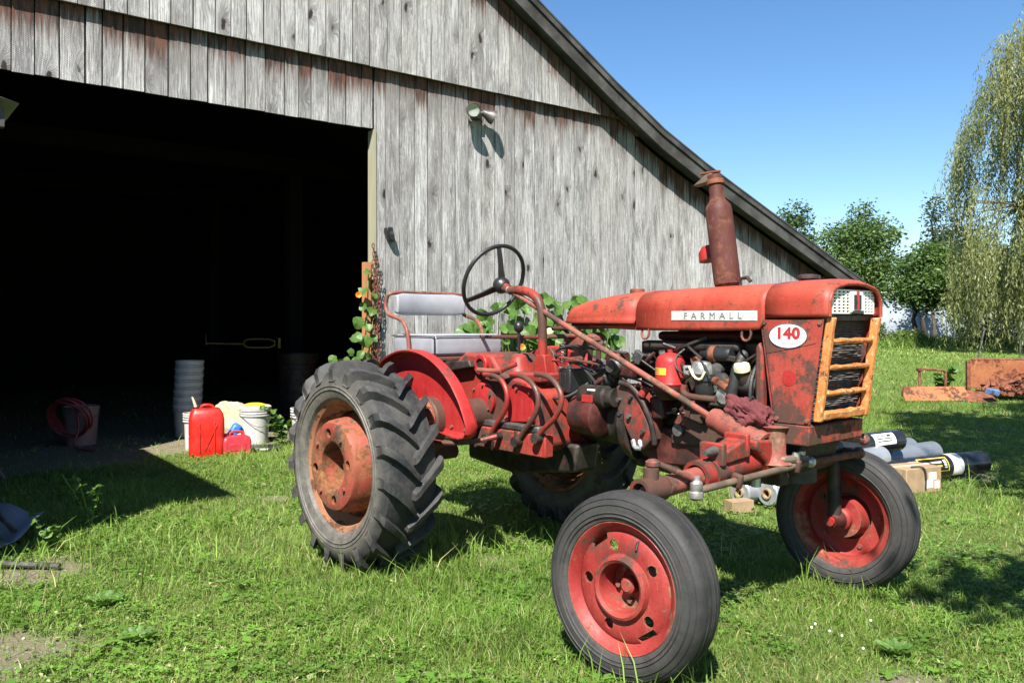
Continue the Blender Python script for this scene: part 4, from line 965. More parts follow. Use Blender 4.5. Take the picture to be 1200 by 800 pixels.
for x, z in ((1.925, 1.33), (2.19, 1.33), (2.13, .91), (1.985, .91)): P('panel_bolt', MB().cyl((x, .072, z), (x, .08, z), .010, n=6), 'rod')
P('fuel_cap', MB().cyl((.985, YC, 1.487), (.985, YC, 1.516), .040, n=20), 'rust', .004)
P('radiator_cap', MB().lathe([(.03, 1.512), (.03, 1.527), (.055, 1.530), (.055, 1.545), (.02, 1.552), (0, 1.552)], 20, (2.0, YC, 0), 'z'), 'grime')
P('hood_latch', MB().tube([(1.64, YC, 1.505), (1.64, YC, 1.545), (1.68, YC, 1.55), (1.70, YC, 1.53)], .010, 8), 'grime')
for x in (1.24, 1.83): P('hood_hook', MB().tube([(x - .022, .086, 1.30), (x - .026, .08, 1.27), (x - .012, .078, 1.248), (x + .014, .078, 1.25), (x + .026, .08, 1.275), (x + .022, .082, 1.30)], .006, 8, 1), 'rod')
# exhaust
mu0, mu1 = Vector((1.585, .30, 1.49)), Vector((1.502, .30, 2.075)); ax = (mu1 - mu0).normalized()
ex = P('muffler', MB().lathe([(.03, 0), (.045, .01), (.064, .03), (.066, .06), (.066, .40), (.062, .425), (.040, .455), (.036, .48), (.036, .585), (.031, .585), (.031, .45), (0, .45)], 28, mu0, ax), 'muffler', smooth=30)
P('clamp', MB().lathe([(.038, .535), (.045, .537), (.045, .56), (.038, .562)], 24, mu0, ax, closed=True), 'rust', parent=ex)
P('rain_flap', MB().prism([(1.385, 2.025), (1.465, 2.074), (1.50, 2.078), (1.50, 2.064), (1.475, 2.035)], .275, .325), 'tan', .004, ex)
P('flap_strap', MB().bx(1.42, 1.535, .29, .31, 2.08, 2.092), 'rust', .003, ex)
P('intake_pipe', MB().cyl((1.44, .42, 1.49), (1.425, .42, 1.72), .014, n=12), 'grime')
P('intake_cup', MB().lathe([(.0, .055), (.042, .05), (.064, .022), (.068, -.026), (.06, -.026), (.0, .0)], 20, (1.40, .42, 1.68), (-.2, 0, 1)), 'red_bright')
# engine
P('engine_block', MB().bx(1.10, 1.86, .21, .50, .80, 1.14), 'grime', .012)
P('cylinder_head', MB().bx(1.12, 1.84, .19, .48, 1.145, 1.235), 'grime', .01)
P('rocker_cover', MB().bx(1.16, 1.80, .27, .44, 1.237, 1.285), 'grime_red', .02)
P('crankcase', MB().prism([(1.10, .80), (1.88, .80), (1.80, .64), (1.24, .60), (1.12, .66)], .15, .52), 'grime_red', .015)
P('crankcase_side', MB().prism([(1.36, .79), (1.44, .97), (1.60, .83), (1.78, .82), (1.78, .74), (1.36, .72)], .13, .21), 'red_dirty', .012)
P('oil_pan', MB().bx(1.3, 1.8, .18, .48, .565, .635), 'grime', .02)
P('torque_tube', MB().lathe([(.14, .70), (.15, .74), (.135, .80), (.14, 1.0), (.21, 1.08), (.21, 1.12)], 28, (0, .25, .80), 'x'), 'grime')
P('clutch_housing', MB().lathe([(.05, .74), (.11, .76), (.12, .93), (.09, .95)], 24, (0, .10, .83), 'x'), 'grime_red')
st = P('starter', MB().lathe([(.0, .80), (.05, .805), (.06, .82), (.06, .99), (.048, 1.0), (.048, 1.05), (0, 1.05)], 22, (0, .07, .935), 'x'), 'grime')
P('starter_mark', MB().bx(.86, .94, .006, .012, .905, .945), 'red_bright', .002, st)
P('starter_mark', MB().bx(.89, .945, .018, .026, .966, .976), 'white', .002, st)
P('pulley_housing', MB().prism([(1.06, 1.0), (1.10, 1.01), (1.19, .985), (1.285, .82), (1.285, .74), (1.24, .68), (1.18, .70), (1.07, .87)], .055, .18), 'red_dirty', .012)
P('housing_rim', MB().tube([(1.10, .045, 1.02), (1.20, .05, 1.0), (1.30, .06, .83), (1.31, .07, .72)], .014, 10, 2), 'grime')
for x, z in ((1.09, .93), (1.17, .95), (1.16, .85), (1.25, .78), (1.10, .86)): P('housing_bolt', MB().cyl((x, .035, z), (x, .06, z), .013, n=6), 'iron')
P('drain_cock', MB().tube([(1.245, .03, .735), (1.265, .02, .70), (1.23, .01, .70), (1.21, .02, .735)], .013, 8, 1), 'alu')
can = P('oil_filter', MB().lathe([(.0, 1.02), (.074, 1.02), (.078, 1.028), (.074, 1.034), (.072, 1.135), (.062, 1.16), (.04, 1.176), (.014, 1.182), (.014, 1.198), (0, 1.198)], 26, (1.39, .09, 0), 'z'), 'red_bright')
q = []
for a in np.linspace(R(212), R(292), 9): q.append([(1.39 + .0735 * math.cos(a), .09 + .0735 * math.sin(a), 1.075), (1.39 + .0735 * math.cos(a), .09 + .0735 * math.sin(a), 1.108)])
fl_ = P('filter_label', MB().loft(q, closed=False), 'yellow', 0, can)
for zz in (1.0835, 1.093, 1.1015):
    q = []
    for a in np.linspace(R(222), R(262), 5): q.append([(1.39 + .0742 * math.cos(a), .09 + .0742 * math.sin(a), zz - .0018), (1.39 + .0742 * math.cos(a), .09 + .0742 * math.sin(a), zz + .0018)])
    P('label_print', MB().loft(q, closed=False), 'badge_red', 0, can)
P('filter_base', MB().lathe([(.05, .95), (.07, .97), (.085, 1.0), (.085, 1.018), (0, 1.018)], 22, (1.39, .09, 0), 'z'), 'grime_red')
co = P('ignition_coil', MB().lathe([(.0, 1.56), (.014, 1.56), (.016, 1.60), (.034, 1.61), (.036, 1.72), (.03, 1.735), (0, 1.735)], 18, (0, .11, 1.182), 'x'), 'black')
P('coil_clamp', MB().lathe([(.037, 1.625), (.041, 1.625), (.041, 1.655), (.037, 1.655)], 18, (0, .11, 1.182), 'x', closed=True), 'rust', parent=co)
P('coil_bracket', MB().bx(1.56, 1.66, .10, .20, 1.10, 1.14), 'alu', .008)
P('distributor', MB().lathe([(.04, .98), (.05, 1.0), (.05, 1.05), (.058, 1.055), (.058, 1.085), (.0, 1.09)], 20, (1.60, .09, 0), 'z'), 'black')
P('distributor_cap', MB().lathe([(.056, 0), (.056, .03), (.045, .055), (.03, .06), (0, .06)], 18, (1.585, .085, 1.087), 'z'), 'alu')
P('cap_clip', MB().tube([(1.55, .03, 1.12), (1.58, .028, 1.07), (1.62, .028, 1.06), (1.64, .03, 1.10)], .006, 6, 1), 'cream')
P('rag_tie', MB().bx(1.50, 1.545, .045, .075, 1.075, 1.125), M['chrome'], .008)
for x, z, r in ((1.66, 1.11, .03), (1.68, 1.06, .035), (1.64, 1.03, .03), (1.70, .99, .04)): P('carburettor_piece', MB().lathe([(0, 0), (r, .004), (r * 1.05, .03), (r * .7, .05), (r * .7, .09), (0, .09)], 14, (x, .085, z)), 'iron' if z > 1.04 else 'alu')
P('carburettor', MB().bx(1.60, 1.72, .10, .2, .93, 1.02), 'iron', .012)
P('lower_hose', MB().tube([(1.77, .16, 1.19), (1.765, .11, 1.13), (1.755, .095, 1.05), (1.735, .095, .97), (1.78, .14, .90)], .026, 14, 2), 'black_rubber')
P('water_pump', MB().lathe([(.0, 1.74), (.055, 1.745), (.06, 1.76), (.06, 1.83), (.045, 1.84), (.045, 1.87), (0, 1.87)], 20, (0, .16, 1.05), 'x'), 'iron')
P('filler_neck', MB().cyl((1.795, .12, 1.06), (1.795, .10, 1.118), .03, n=16), 'grime')
P('filler_cap', MB().lathe([(.0, .03), (.034, .028), (.038, .018), (.038, 0), (0, 0)], 20, (1.795, .10, 1.112), (.12, -.35, 1)), 'cream')
P('fan_shroud', MB().lathe([(.20, 1.862), (.215, 1.862), (.215, 1.885), (.20, 1.885)], 40, (0, YC, 1.07), 'x', closed=True), 'red')
P('shroud_cheek', MB().prism([(1.862, .93), (1.885, .90), (1.905, .92), (1.905, 1.20), (1.885, 1.245), (1.866, 1.22)], .095, .14), 'red', .012)
P('fan_belt', MB().tube([(1.85, .20 + .12 * math.cos(a), 1.0 + .16 * math.sin(a)) for a in np.linspace(0, 6.283, 24, endpoint=False)], .009, 6, closed=True), 'black_rubber')
P('fuel_pipe', MB().tube([(1.50, .06, 1.03), (1.495, .055, .995), (1.52, .05, .978), (1.60, .05, .974), (1.68, .06, .972)], .016, 10, 2), 'red')
for pts in ([(1.47, .10, 1.20), (1.44, .06, 1.16), (1.46, .05, 1.10), (1.53, .05, 1.08)], [(1.50, .08, 1.22), (1.55, .05, 1.20), (1.60, .06, 1.16)], [(1.46, .1, 1.13), (1.50, .05, 1.10), (1.57, .04, 1.12)], [(1.60, .05, 1.15), (1.64, .04, 1.12), (1.66, .04, 1.07)], [(1.0, .12, 1.06), (1.12, .06, 1.05), (1.22, .05, 1.04), (1.34, .06, 1.0)], [(.92, .12, 1.12), (1.05, .08, 1.10), (1.16, .09, 1.13)], [(1.78, .08, .95), (1.84, .05, .96), (1.88, .06, 1.0)]):
    P('ignition_lead', MB().tube(pts, .006, 6, 2), 'black_rubber')
for c, d in (((1.02, .12, 1.12), (.10, .10, .10)), ((1.10, .13, 1.08), (.10, .10, .08)), ((.93, .14, 1.03), (.12, .1, .09)), ((1.20, .15, 1.14), (.1, .08, .06)), ((1.53, .13, .90), (.12, .08, .1)), ((1.30, .14, .90), (.08, .1, .12))):
    P('engine_casting', MB().box(c, d, (0, rb.uniform(-.3, .3), 0)), rb.choice(('grime', 'grime_red', 'red_dirty')), .015)
P('governor_cap', MB().lathe([(0, -.03), (.03, -.028), (.036, -.01), (.045, .0), (.045, .06), (0, .06)], 18, (1.04, .06, 1.10)), 'iron')
P('breather', MB().cyl((1.24, .05, .96), (1.265, .06, 1.0), .022, n=12), 'red')
P('plug_cap', MB().cyl((1.425, .12, .80), (1.425, .10, .80), .03, n=14), 'iron')
P('manifold', MB().bx(1.18, 1.76, .12, .19, 1.19, 1.24), 'grime', .02)
P('air_duct', MB().bx(1.16, 1.86, .44, .50, 1.236, 1.33), 'grime', .02)  # dark box added under the hood to block the bright see-through gap
er = random.Random(9)
for k in range(46):
    x = er.uniform(.86, 1.84); z = er.uniform(.86, 1.22) if x > 1.3 else er.uniform(.98, 1.2); y = er.uniform(.09, .15); mt = er.choice(('grime', 'grime', 'grime_red', 'iron', 'red_dirty', 'rust', 'black_rubber')); q = er.random()
    if q < .35: mb = MB().cyl((x, y, z), (x + er.uniform(-.06, .06), y - er.uniform(.0, .04), z + er.uniform(-.04, .04)), er.uniform(.008, .022), n=10)
    elif q < .6: mb = MB().box((x, y, z), (er.uniform(.02, .06), .03, er.uniform(.02, .06)), (0, er.uniform(-.8, .8), 0))
    else: mb = MB().tube([(x, y, z), (x + er.uniform(-.1, .1), y - .03, z + er.uniform(-.07, .07)), (x + er.uniform(-.14, .14), y, z + er.uniform(-.1, .1))], er.uniform(.004, .010), 6, 1)
    P('engine_fitting', mb, mt, .003 if q < .6 else 0)
P('light_patch', MB().bx(1.235, 1.305, .128, .134, 1.205, 1.222), 'chrome', .002)
# steering box, axle and tie rods
gb0, gb1 = Vector((1.70, 0, .895)), Vector((1.975, 0, .79))
P('steering_box', MB().lathe([(.02, -.01), (.045, 0), (.052, .02), (.050, .06), (.054, .07), (.056, .24), (.062, .25), (.062, .29), (.045, .292), (.04, .275), (0, .275)], 24, gb0, gb1 - gb0), 'rod')
P('box_shaft', MB().cyl(gb0 + (gb1 - gb0) * .9, gb0 + (gb1 - gb0) * 1.04, .018, n=10), 'rust')
P('box_column', MB().lathe([(.075, .715), (.06, .73), (.045, .76), (.045, .86), (.06, .875), (0, .88)], 22, (1.99, .06, 0), 'z'), 'rod')
P('front_bolster', MB().prism([(1.78, .80), (2.06, .80), (2.03, .66), (1.86, .62)], .18, .50), 'grime', .015)
P('bolster_column', MB().cyl((1.93, YC, .60), (1.93, YC, .80), .10, n=20), 'grime')
P('bolster_foot', MB().bx(1.88, 1.98, .12, .20, .60, .80), 'grime', .01)
P('axle_beam', MB().cyl((1.92, -.33, .708), (1.92, .34, .735), .055, n=20), 'red')
P('axle_beam', MB().cyl((1.92, .34, .735), (1.92, .72, .70), .05, n=16), 'grime')
P('axle_extension', MB().cyl((1.92, -.62, .69), (1.92, -.32, .706), .042, n=18), 'rod')
P('axle_clamp', MB().lathe([(.05, -.02), (.066, -.02), (.066, .045), (.05, .045)], 20, (1.92, -.40, .703), (0, 1, .04), closed=True), 'red')
P('axle_clamp', MB().lathe([(.05, -.02), (.064, -.02), (.064, .03), (.05, .03)], 20, (1.92, -.32, .707), (0, 1, .04), closed=True), 'red')
kp = MB().lathe([(.034, -.085), (.050, -.085), (.050, .045), (.034, .045)], 22, (1.92, -.685, .688), closed=True)
P('axle_end', kp, 'red'); P('axle_end_core', MB().cyl((1.925, -.75, .685), (1.92, -.62, .69), .022, n=14), 'rod')
P('kingpin', MB().cyl((1.92, -.70, .77), (1.92, -.72, .34), .030, n=16), 'red_dirty')
P('kingpin_cap', MB().lathe([(.022, .765), (.03, .775), (.03, .79), (.015, .80), (0, .80)], 16, (1.90, -.665, 0), 'z'), 'rod')
P('spindle', MB().cyl((1.92, -.70, .35), (1.92, -.80, .35), .035, .025, 14), 'red_dirty')
P('kingpin', MB().cyl((1.92, .70, .80), (1.92, .72, .34), .032, n=16), 'grime')
P('spindle', MB().lathe([(0, 0), (.03, 0), (.038, .02), (.05, .05), (.05, .12), (.03, .14), (0, .14)], 18, (1.92, .68, .35)), 'grime_red')
P('spindle_end', MB().cyl((1.92, .665, .35), (1.92, .69, .35), .022, n=12), 'red_bright')
P('steering_arm', MB().tube([(1.90, -.665, .79), (1.94, -.62, .765), (1.97, -.56, .735), (1.985, -.51, .715)], .0125, 10, 1), 'rod')
P('steering_arm', MB().tube([(1.92, .72, .70), (1.98, .72, .70), (2.04, .73, .69)], .02, 10, 1), 'rod')
P('ball_joint', MB().lathe([(0, .632), (.022, .634), (.029, .643), (.029, .664), (.022, .669), (.026, .675), (.026, .70), (.015, .712), (.015, .728), (0, .728)], 18, (1.99, -.51, 0), 'z'), 'alu')
t0, t1 = Vector((2.0, -.50, .672)), Vector((2.06, .20, .71))
P('tie_rod', MB().cyl(t0, t1, .0150, n=12), 'tan')
P('tie_rod', MB().cyl(t1, (2.05, .73, .695), .0165, n=12), 'rust')
for s in (.32, .88):
    c = t0.lerp(t1, s); P('rod_clamp', MB().box(c, (.05, .028, .062), (0, .2, 0)), 'red', .01)
P('rod_end', MB().sphere((2.05, .70, .70), .03, 12, 8), 'rod'); P('rod_end', MB().sphere((2.065, .22, .712), .026, 12, 8), 'alu')
P('rod_end', MB().cyl((2.10, .46, .80), (2.10, .64, .775), .017, n=10), 'rod'); P('rod_end', MB().sphere((2.10, .65, .775), .028, 12, 8), 'rod')
P('pitman_arm', MB().tube([(1.99, .06, .735), (2.03, .03, .735), (2.05, .10, .735), (2.06, .19, .735)], .018, 10, 1), 'tan')
for dy in (-.02, .025): P('arm_nut', MB().cyl((2.055, .14 + dy, .73), (2.055, .14 + dy, .765), .017, n=6), 'alu')
br = P('axle_bracket', MB().prism([(-.30, .795), (-.13, .845), (-.10, .80), (-.14, .755), (-.28, .745)], 1.88, 1.98, 'yz'), 'red', .01)
P('bracket_lug', MB().bx(1.87, 1.99, -.33, -.30, .74, .835), 'red', .008, br)
P('bracket_lug', MB().bx(1.87, 1.99, -.155, -.13, .76, .86), 'red', .008, br)
P('axle_bracket', MB().prism([(-.10, .83), (.10, .815), (.13, .77), (.08, .70), (.0, .67), (-.02, .73), (-.10, .79)], 1.90, 2.0, 'yz'), 'red', .012)
P('bracket_bolt', MB().cyl((1.95, -.40, .80), (1.95, -.32, .805), .012, .022, 12), 'iron')
for pts in ([(1.92, -.5, .70), (1.5, .0, .62), (1.1, .2, .60)], [(1.92, .6, .70), (1.5, .4, .62), (1.1, .3, .60)]): P('radius_rod', MB().tube(pts, .022, 10), 'grime')
P('bottle_jack', MB().cyl((1.90, .05, .66), (1.90, .05, .60), .022, n=12), 'alu')
# cloth left on the engine is a thing of its own
def crumple(c, r, seed, sc, n=56, m=36, amp=.42):
    mb = MB().sphere(c, 1, n, m, sc); o = Vector((seed, seed * 2, 0)); c = Vector(c); v = []
    for p in mb.v:
        q = Vector(p) - c; d = q.normalized(); w_ = Vector((d.x * 3 + .8 * mnoise.noise(d * 3 + o), d.y * 7, d.z * 3)); k = 1 + amp * mnoise.noise(d * 2.0 + o) + amp * 1.1 * (.5 - abs(mnoise.noise(w_ + o))) + amp * .5 * (.4 - abs(mnoise.noise(d * 9 + o))); v.append(c + q * k * r)
    mb.v = v; return mb
g = G('maroon_cloth'); v = g.co(); mcl = g.done(g.pr(g.mix(g.noise(v, 20, 5), (.07, .010, .012), (.13, .025, .028)), .85, 0, g.bump(g.math('ADD', g.noise(v, 26, 5), g.math('MULTIPLY', g.noise(v, 200, 2), .2)), .8, .01)))
Tm = Matrix.Translation((-.196, 5.085, 0)) @ Matrix.Rotation(R(-49), 4, 'Z')
rag = crumple((0, 0, 0), .092, 4.1, (1.15, .75, .62)).build('rag', mcl, None, smooth=60); rag.matrix_world = Tm @ Matrix.Translation((1.865, .055, .915)) @ Matrix.Rotation(R(22), 4, 'Y')
tag(rag, 'crumpled maroon cloth stuffed above the tractor steering box', 'rag')
# ------------------------------------------------------------------ on and beside the barn wall
fl = empty('flood_light', barn_w(1.30, .0, 3.77), BROT, 'twin-headed security flood light mounted high on the barn boards', 'flood light'); fl.scale = (1.32, 1.32, 1.32)
glass = G('lamp_glass'); v = glass.co(); glass = glass.done(glass.pr(glass.mix(glass.noise(v, 60, 3), (.30, .33, .31), (.62, .66, .62)), .12, .3))
MB().cyl((0, -.03, 0), (0, -.002, 0), .055, n=20).build('base_plate', M['iron'], fl)
MB().box((0, -.045, -.02), (.07, .06, .07)).build('junction_box', M['black'], fl, bevel=.008)
for c, d in (((-.09, -.065, .02), Vector((-.25, -.9, -.28))), ((.05, -.075, .01), Vector((.84, -.36, -.42)))):
    d.normalize(); c = Vector(c)
    h = MB().lathe([(0, -.01), (.028, -.01), (.034, .02), (.060, .07), (.064, .105), (.056, .107), (.05, .085), (0, .08)], 22, c, d).build('lamp_head', M['iron'], fl)
    MB().lathe([(0, .090), (.03, .094), (.056, .098), (.056, .095), (0, .084)], 22, c, d).build('lens', glass, h)
    MB().cyl((0, -.055, 0), c, .012, n=8).build('knuckle', M['iron'], fl)
mb = MB().lathe([(.0, .30), (.05, .30), (.055, .26), (.03, .2), (.02, 0), (0, 0)], 14, (.03, -.09, -.03), Vector((.1, -.75, .05)))
wb = empty('motion_sensor', barn_w(.135, 0, 2.29), BROT, 'small dark motion sensor box fixed beside the barn doorway', 'sensor')
MB().prism([(-.04, .07), (.03, .075), (.06, -.05), (.045, -.09), (-.01, -.06), (-.045, .02)], -.09, -.01).build('housing', M['black'], wb, bevel=.012)
MB().cyl((.012, -.094, .005), (.012, -.088, .005), .02, n=14).build('sensor_eye', M['iron'], wb)
# broad-leaved plants against the wall
def leaf_mesh(name, r, seed, lobes=5, cup=.25):
    rn = random.Random(seed); n = 15; vs = [(0, 0, 0)]; 
    for k in range(n):
        a = 6.283 * k / n; rr = r * (1 + .13 * math.cos(lobes * a) + rn.uniform(-.05, .05)) * (.72 if k == 0 else 1)
        vs.append((rr * math.cos(a), rr * math.sin(a), cup * rr * rr / r * (.5 + .9 * math.sin(2 * a + seed)) + rn.uniform(-.12, .12) * r))
    for k in range(n):
        a = 6.283 * k / n; vs.append((vs[1 + k][0] * .55, vs[1 + k][1] * .55, vs[1 + k][2] * .30 + (.05 if k % 3 else -.03) * r))
    fs = [(0, 1 + n + k, 1 + n + (k + 1) % n) for k in range(n)] + [(1 + n + k, 1 + k, 1 + (k + 1) % n, 1 + n + (k + 1) % n) for k in range(n)]
    me = MB().add(vs, fs).mesh(name, 60); me.materials.append(M['squash_leaf']); return me
LEAF = [leaf_mesh('leaf', .085, k, 5 if k % 2 else 3) for k in range(5)]
def leafy(root, spots, stems=True, size=(.7, 1.25), face=(-.1, -.8, .55)):
    sm = MB()
    for x, y, z in spots:
        l = link_mesh('leaf', LEAF[rb.randrange(5)], None, root); l.location = (x, y, z)
        d = Vector((face[0] + rb.gauss(0, .45), face[1] + rb.gauss(0, .4), face[2] + rb.gauss(0, .4)))
        l.rotation_euler = (d.to_track_quat('Z', 'Y') @ Euler((0, 0, rb.uniform(0, 6.28))).to_quaternion()).to_euler()
        s = rb.uniform(*size); l.scale = (s, s, s)
        if stems: sm.tube([(x, y, z - .005), (x + rb.uniform(-.05, .05), y + .05, z - .12), (x * .9 + rb.uniform(-.08, .08), y * .5 + .02 * 0 - .05, max(.0, z - .5))], .005, 5, 1)
    if stems: sm.build('stem', M['stem'], root)
sq = empty('squash_plant', barn_w(1.9, 0), BROT, 'tall broad-leaved squash plant with orange flowers climbing the barn wall', 'plant')
spots = []
for k in range(270):
    x = rb.uniform(-1.15, 1.45); top = 1.66 - .55 * max(0, -x - .25) - .25 * max(0, x - 1.0) + rb.uniform(-.16, .08); z = rb.uniform(.75, top) if k % 4 else rb.uniform(.06, .8); spots.append((x if z > .75 else x * .8 - .3, -rb.uniform(.05, .45), z))
leafy(sq, spots)
for x, z in ((-.28, 1.05), (-.02, 1.42), (.35, .95), (-.6, .7)):
    MB().lathe([(.006, -.05), (.012, -.02), (.03, .0), (.042, .012), (.03, .004), (.0, -.01)], 7, (x, -.50, z), (rb.uniform(-.2, .2), -1, .3)).build('flower', M['flower'], sq)
MB().sphere((.12, -.52, 1.22), .055, 12, 8, (1, .8, .9)).build('pale_bloom', M['pale_flower'], sq)
vine = empty('nasturtium_vine', barn_w(-.12, 0), BROT, 'round-leaved vine hanging at the barn door post', 'plant')
spots = [(.0 - .0, -.06, 1.86), (-.06, -.08, 1.66), (.06, -.08, 1.62), (-.08, -.1, 1.50), (.03, -.09, 1.45), (-.12, -.08, 1.33), (-.03, -.12, 1.28), (-.16, -.1, 1.17), (-.05, -.1, 1.13), (.04, -.1, 1.17), (-.22, -.1, 1.02), (-.12, -.12, 1.0), (-.02, -.1, .96), (-.27, -.1, .93), (-.34, -.1, .92), (-.42, -.1, .95), (-.18, -.12, .9), (.05, -.1, .86), (-.1, -.1, .80), (.0, -.12, .72), (-.05, -.1, .6)]
leafy(vine, spots, False, (.5, .82), (-.2, -.9, .35))
MB().tube([(-.42, -.09, .95), (-.27, -.07, .9), (-.12, -.06, .9), (-.03, -.05, 1.1), (0, -.05, 1.5), (.01, -.05, 1.9)], .006, 6, 2).build('stem', M['stem'], vine)
for x, z in ((-.15, 1.62),): MB().lathe([(.004, -.03), (.02, 0), (.034, .01), (0, -.01)], 7, (x, -.13, z), (-.3, -1, .2)).build('flower', M['flower'], vine)
pst = MB().bx(-.036, .036, -.012, .06, .0, 1.98).build('door_post', M['timber'], None, (barn_w(-.078, -.03)), (0, 0, BROT)); tag(pst, 'short orange-brown timber post just inside the barn doorway', 'post')
ch = empty('log_chain', barn_w(-.045, .03), BROT, 'rusty log chain bunch hanging down the barn door jamb', 'chain')
lk = MB().tube([(.016 * math.cos(a), 0, .026 * math.sin(a)) for a in np.linspace(0, 6.283, 10, endpoint=False)], .0055, 5, closed=True).mesh('link', 60); lk.materials.append(M['rust'])
for q in range(3):
    for k in range(34):
        o = link_mesh('link', lk, None, ch); z = 2.15 - q * .16 - k * .043
        o.location = (-.015 + .03 * q + .012 * math.sin(k * .7 + q), -.03 - .012 * q, z); o.rotation_euler = (0, rb.uniform(-.3, .3), R(90) * (k % 2) + rb.uniform(-.3, .3))

# ------------------------------------------------------------------ cans and buckets at the threshold
plastic = lambda n, c, r=.4: simple(n, c, r, 0, .14, 6, .08, .5, tuple(x * .45 for x in c), .25)
M['can_red'] = plastic('red_can_plastic', (.52, .016, .010)); M['can_dark'] = plastic('dark_red_can_plastic', (.45, .03, .045)); M['blue'] = plastic('blue_plastic', (.02, .16, .55))
M['bucket'] = plastic('white_bucket_plastic', (.5, .49, .46)); M['bucket_grey'] = plastic('grey_bucket_plastic', (.40, .40, .40)); M['pink'] = plastic('stained_pink_bucket', (.26, .17, .165))  # bucket stack is white plastic with the doorway shade put into its colour
def jerry(x, y, rz):
    r = empty('fuel_can', (x, y, -.01), rz, 'tall bright red plastic fuel can at the barn threshold', 'fuel can')
    a, b = .165, .125
    def rr(s, z, c=.045):
        q = []
        for cx, cy, a0 in ((a * s - c, b * s - c, 0), (-a * s + c, b * s - c, 90), (-a * s + c, -b * s + c, 180), (a * s - c, -b * s + c, 270)):
            for i in range(4): t = R(a0 + 30 * i); q.append((cx + math.cos(t) * c, cy + math.sin(t) * c, z))
        return q
    MB().loft([rr(.94, 0), rr(1, .02), rr(1, .18), rr(.985, .20), rr(1, .22), rr(1, .37), rr(.93, .43, .04), rr(.78, .475, .03), rr(.70, .482, .03)]).build('body', M['can_red'], r, bevel=.006)
    for s in (-1, 1):
        MB().box((-.07, -.127, .20), (.012, .012, .30)).build('rib', M['can_red'], r, bevel=.004) if s < 0 else MB().box((.07, -.127, .20), (.012, .012, .30)).build('rib', M['can_red'], r, bevel=.004)
        MB().box((s * .035, -.127, .20), (.012, .010, .28), (0, s * .42, 0)).build('rib', M['can_red'], r, bevel=.003)
    MB().tube([(-.05, 0, .47), (-.045, 0, .515), (.05, 0, .515), (.075, 0, .47)], .014, 8, 1).build('handle', M['can_red'], r)
    MB().tube([(-.105, 0, .44), (-.10, -.01, .50), (-.12, -.02, .56), (-.135, -.02, .60)], [.022, .017, .012, .008], 10, 1).build('spout', M['cream'], r)
    MB().cyl((-.10, 0, .46), (-.10, 0, .50), .028, n=14).build('cap', M['black'], r)
jerry(-3.07, 8.30, R(24))
r = empty('fuel_can', (-2.81, 8.40, -.01), R(32), 'small squat dark red fuel can with a moulded handle', 'fuel can')
MB().loft([[(x * s, y * s, z) for x, y in ((.14, .09), (-.14, .09), (-.14, -.09), (.14, -.09))] for s, z in ((.95, 0), (1, .02), (1, .14), (.92, .18), (.8, .195))]).build('body', M['can_dark'], r, bevel=.022)
MB().tube([(-.06, 0, .185), (-.055, 0, .235), (.075, 0, .235), (.08, 0, .185)], .014, 8, 1).build('handle', M['can_dark'], r)
MB().cyl((-.10, 0, .18), (-.10, 0, .222), .024, n=14).build('cap', M['can_dark'], r)
MB().bx(-.08, .08, -.094, -.088, .05, .12).build('panel', M['can_dark'], r, bevel=.003)
def bucket(name, label, loc, h=.37, r0=.13, r1=.15, mat='bucket', lid=None, cat='bucket', group=None, handle=True, rim=3):
    o = empty(name, loc, rb.uniform(0, 6), label, cat, group)
    pr = [(0, .004), (r0, 0), (r1 - .008, h * .72)]
    for k in range(rim): z = h * (.76 + .07 * k); pr += [(r1 - .006, z), (r1 + .006, z + .004), (r1 + .006, z + .012), (r1 - .005, z + .016)]
    pr += [(r1 + .007, h - .012), (r1 + .007, h), (r1 - .006, h)]
    pr += [(r1 - .01, h - .03), (r0 - .005, .015), (0, .015)] if not lid else [(0, h)]
    MB().lathe(pr, 28, (0, 0, 0), 'z').build('body', M[mat], o)
    if lid: MB().lathe([(0, h + .012), (r1 * .7, h + .02), (r1 * .95, h + .016), (r1 + .01, h + .004), (r1 + .01, h - .02)], 28, (0, 0, 0), 'z').build('lid', M[lid], o)
    if handle: MB().tube([((r1 + .008) * math.cos(a), (r1 + .012) * math.sin(a), h * .8 - .13 * math.sin(a) ** 2 * (1 if math.sin(a) > 0 else 0)) for a in np.linspace(0, math.pi, 12)], .003, 5).build('handle', M['iron'], o)
    return o
SB = 'stacked grey buckets in the doorway shade'
for k in range(7):
    o = bucket('bucket', ['bottom grey bucket standing under the nested bucket stack', '', '', '', '', '', 'topmost grey bucket of the nested stack'][k] or '' + ['second', 'third', 'fourth', 'fifth', 'sixth'][k - 1 if 0 < k < 6 else 0] + ' grey bucket up in the nested bucket stack', (-3.78 + .004 * k, 9.62, .01 + .085 * k), .37, .135, .155, 'bucket_grey', None, 'bucket', SB, False, 2)
bucket('bucket', 'white bucket standing behind the tall red fuel can', (-3.32, 8.72, 0), .38, .12, .14)
b = bucket('bucket', 'white ribbed bucket heaped with a yellow lid beside the weeds', (-2.85, 9.15, 0), .40, .14, .168, 'bucket', 'cream', rim=4)
MB().lathe([(0, .04), (.07, .035), (.12, .02), (.13, 0), (0, 0)], 16, (0, 0, .405), 'z').build('yellow_lid', M['yellow'], b)
bucket('bucket', 'white bucket half hidden behind the rear tyre', (-2.21, 8.85, 0), .42, .13, .155)
bucket('bucket', 'stained pinkish white bucket in the shade with a hose over it', (-4.72, 9.05, 0), .42, .15, .18, 'pink')
hs = MB()
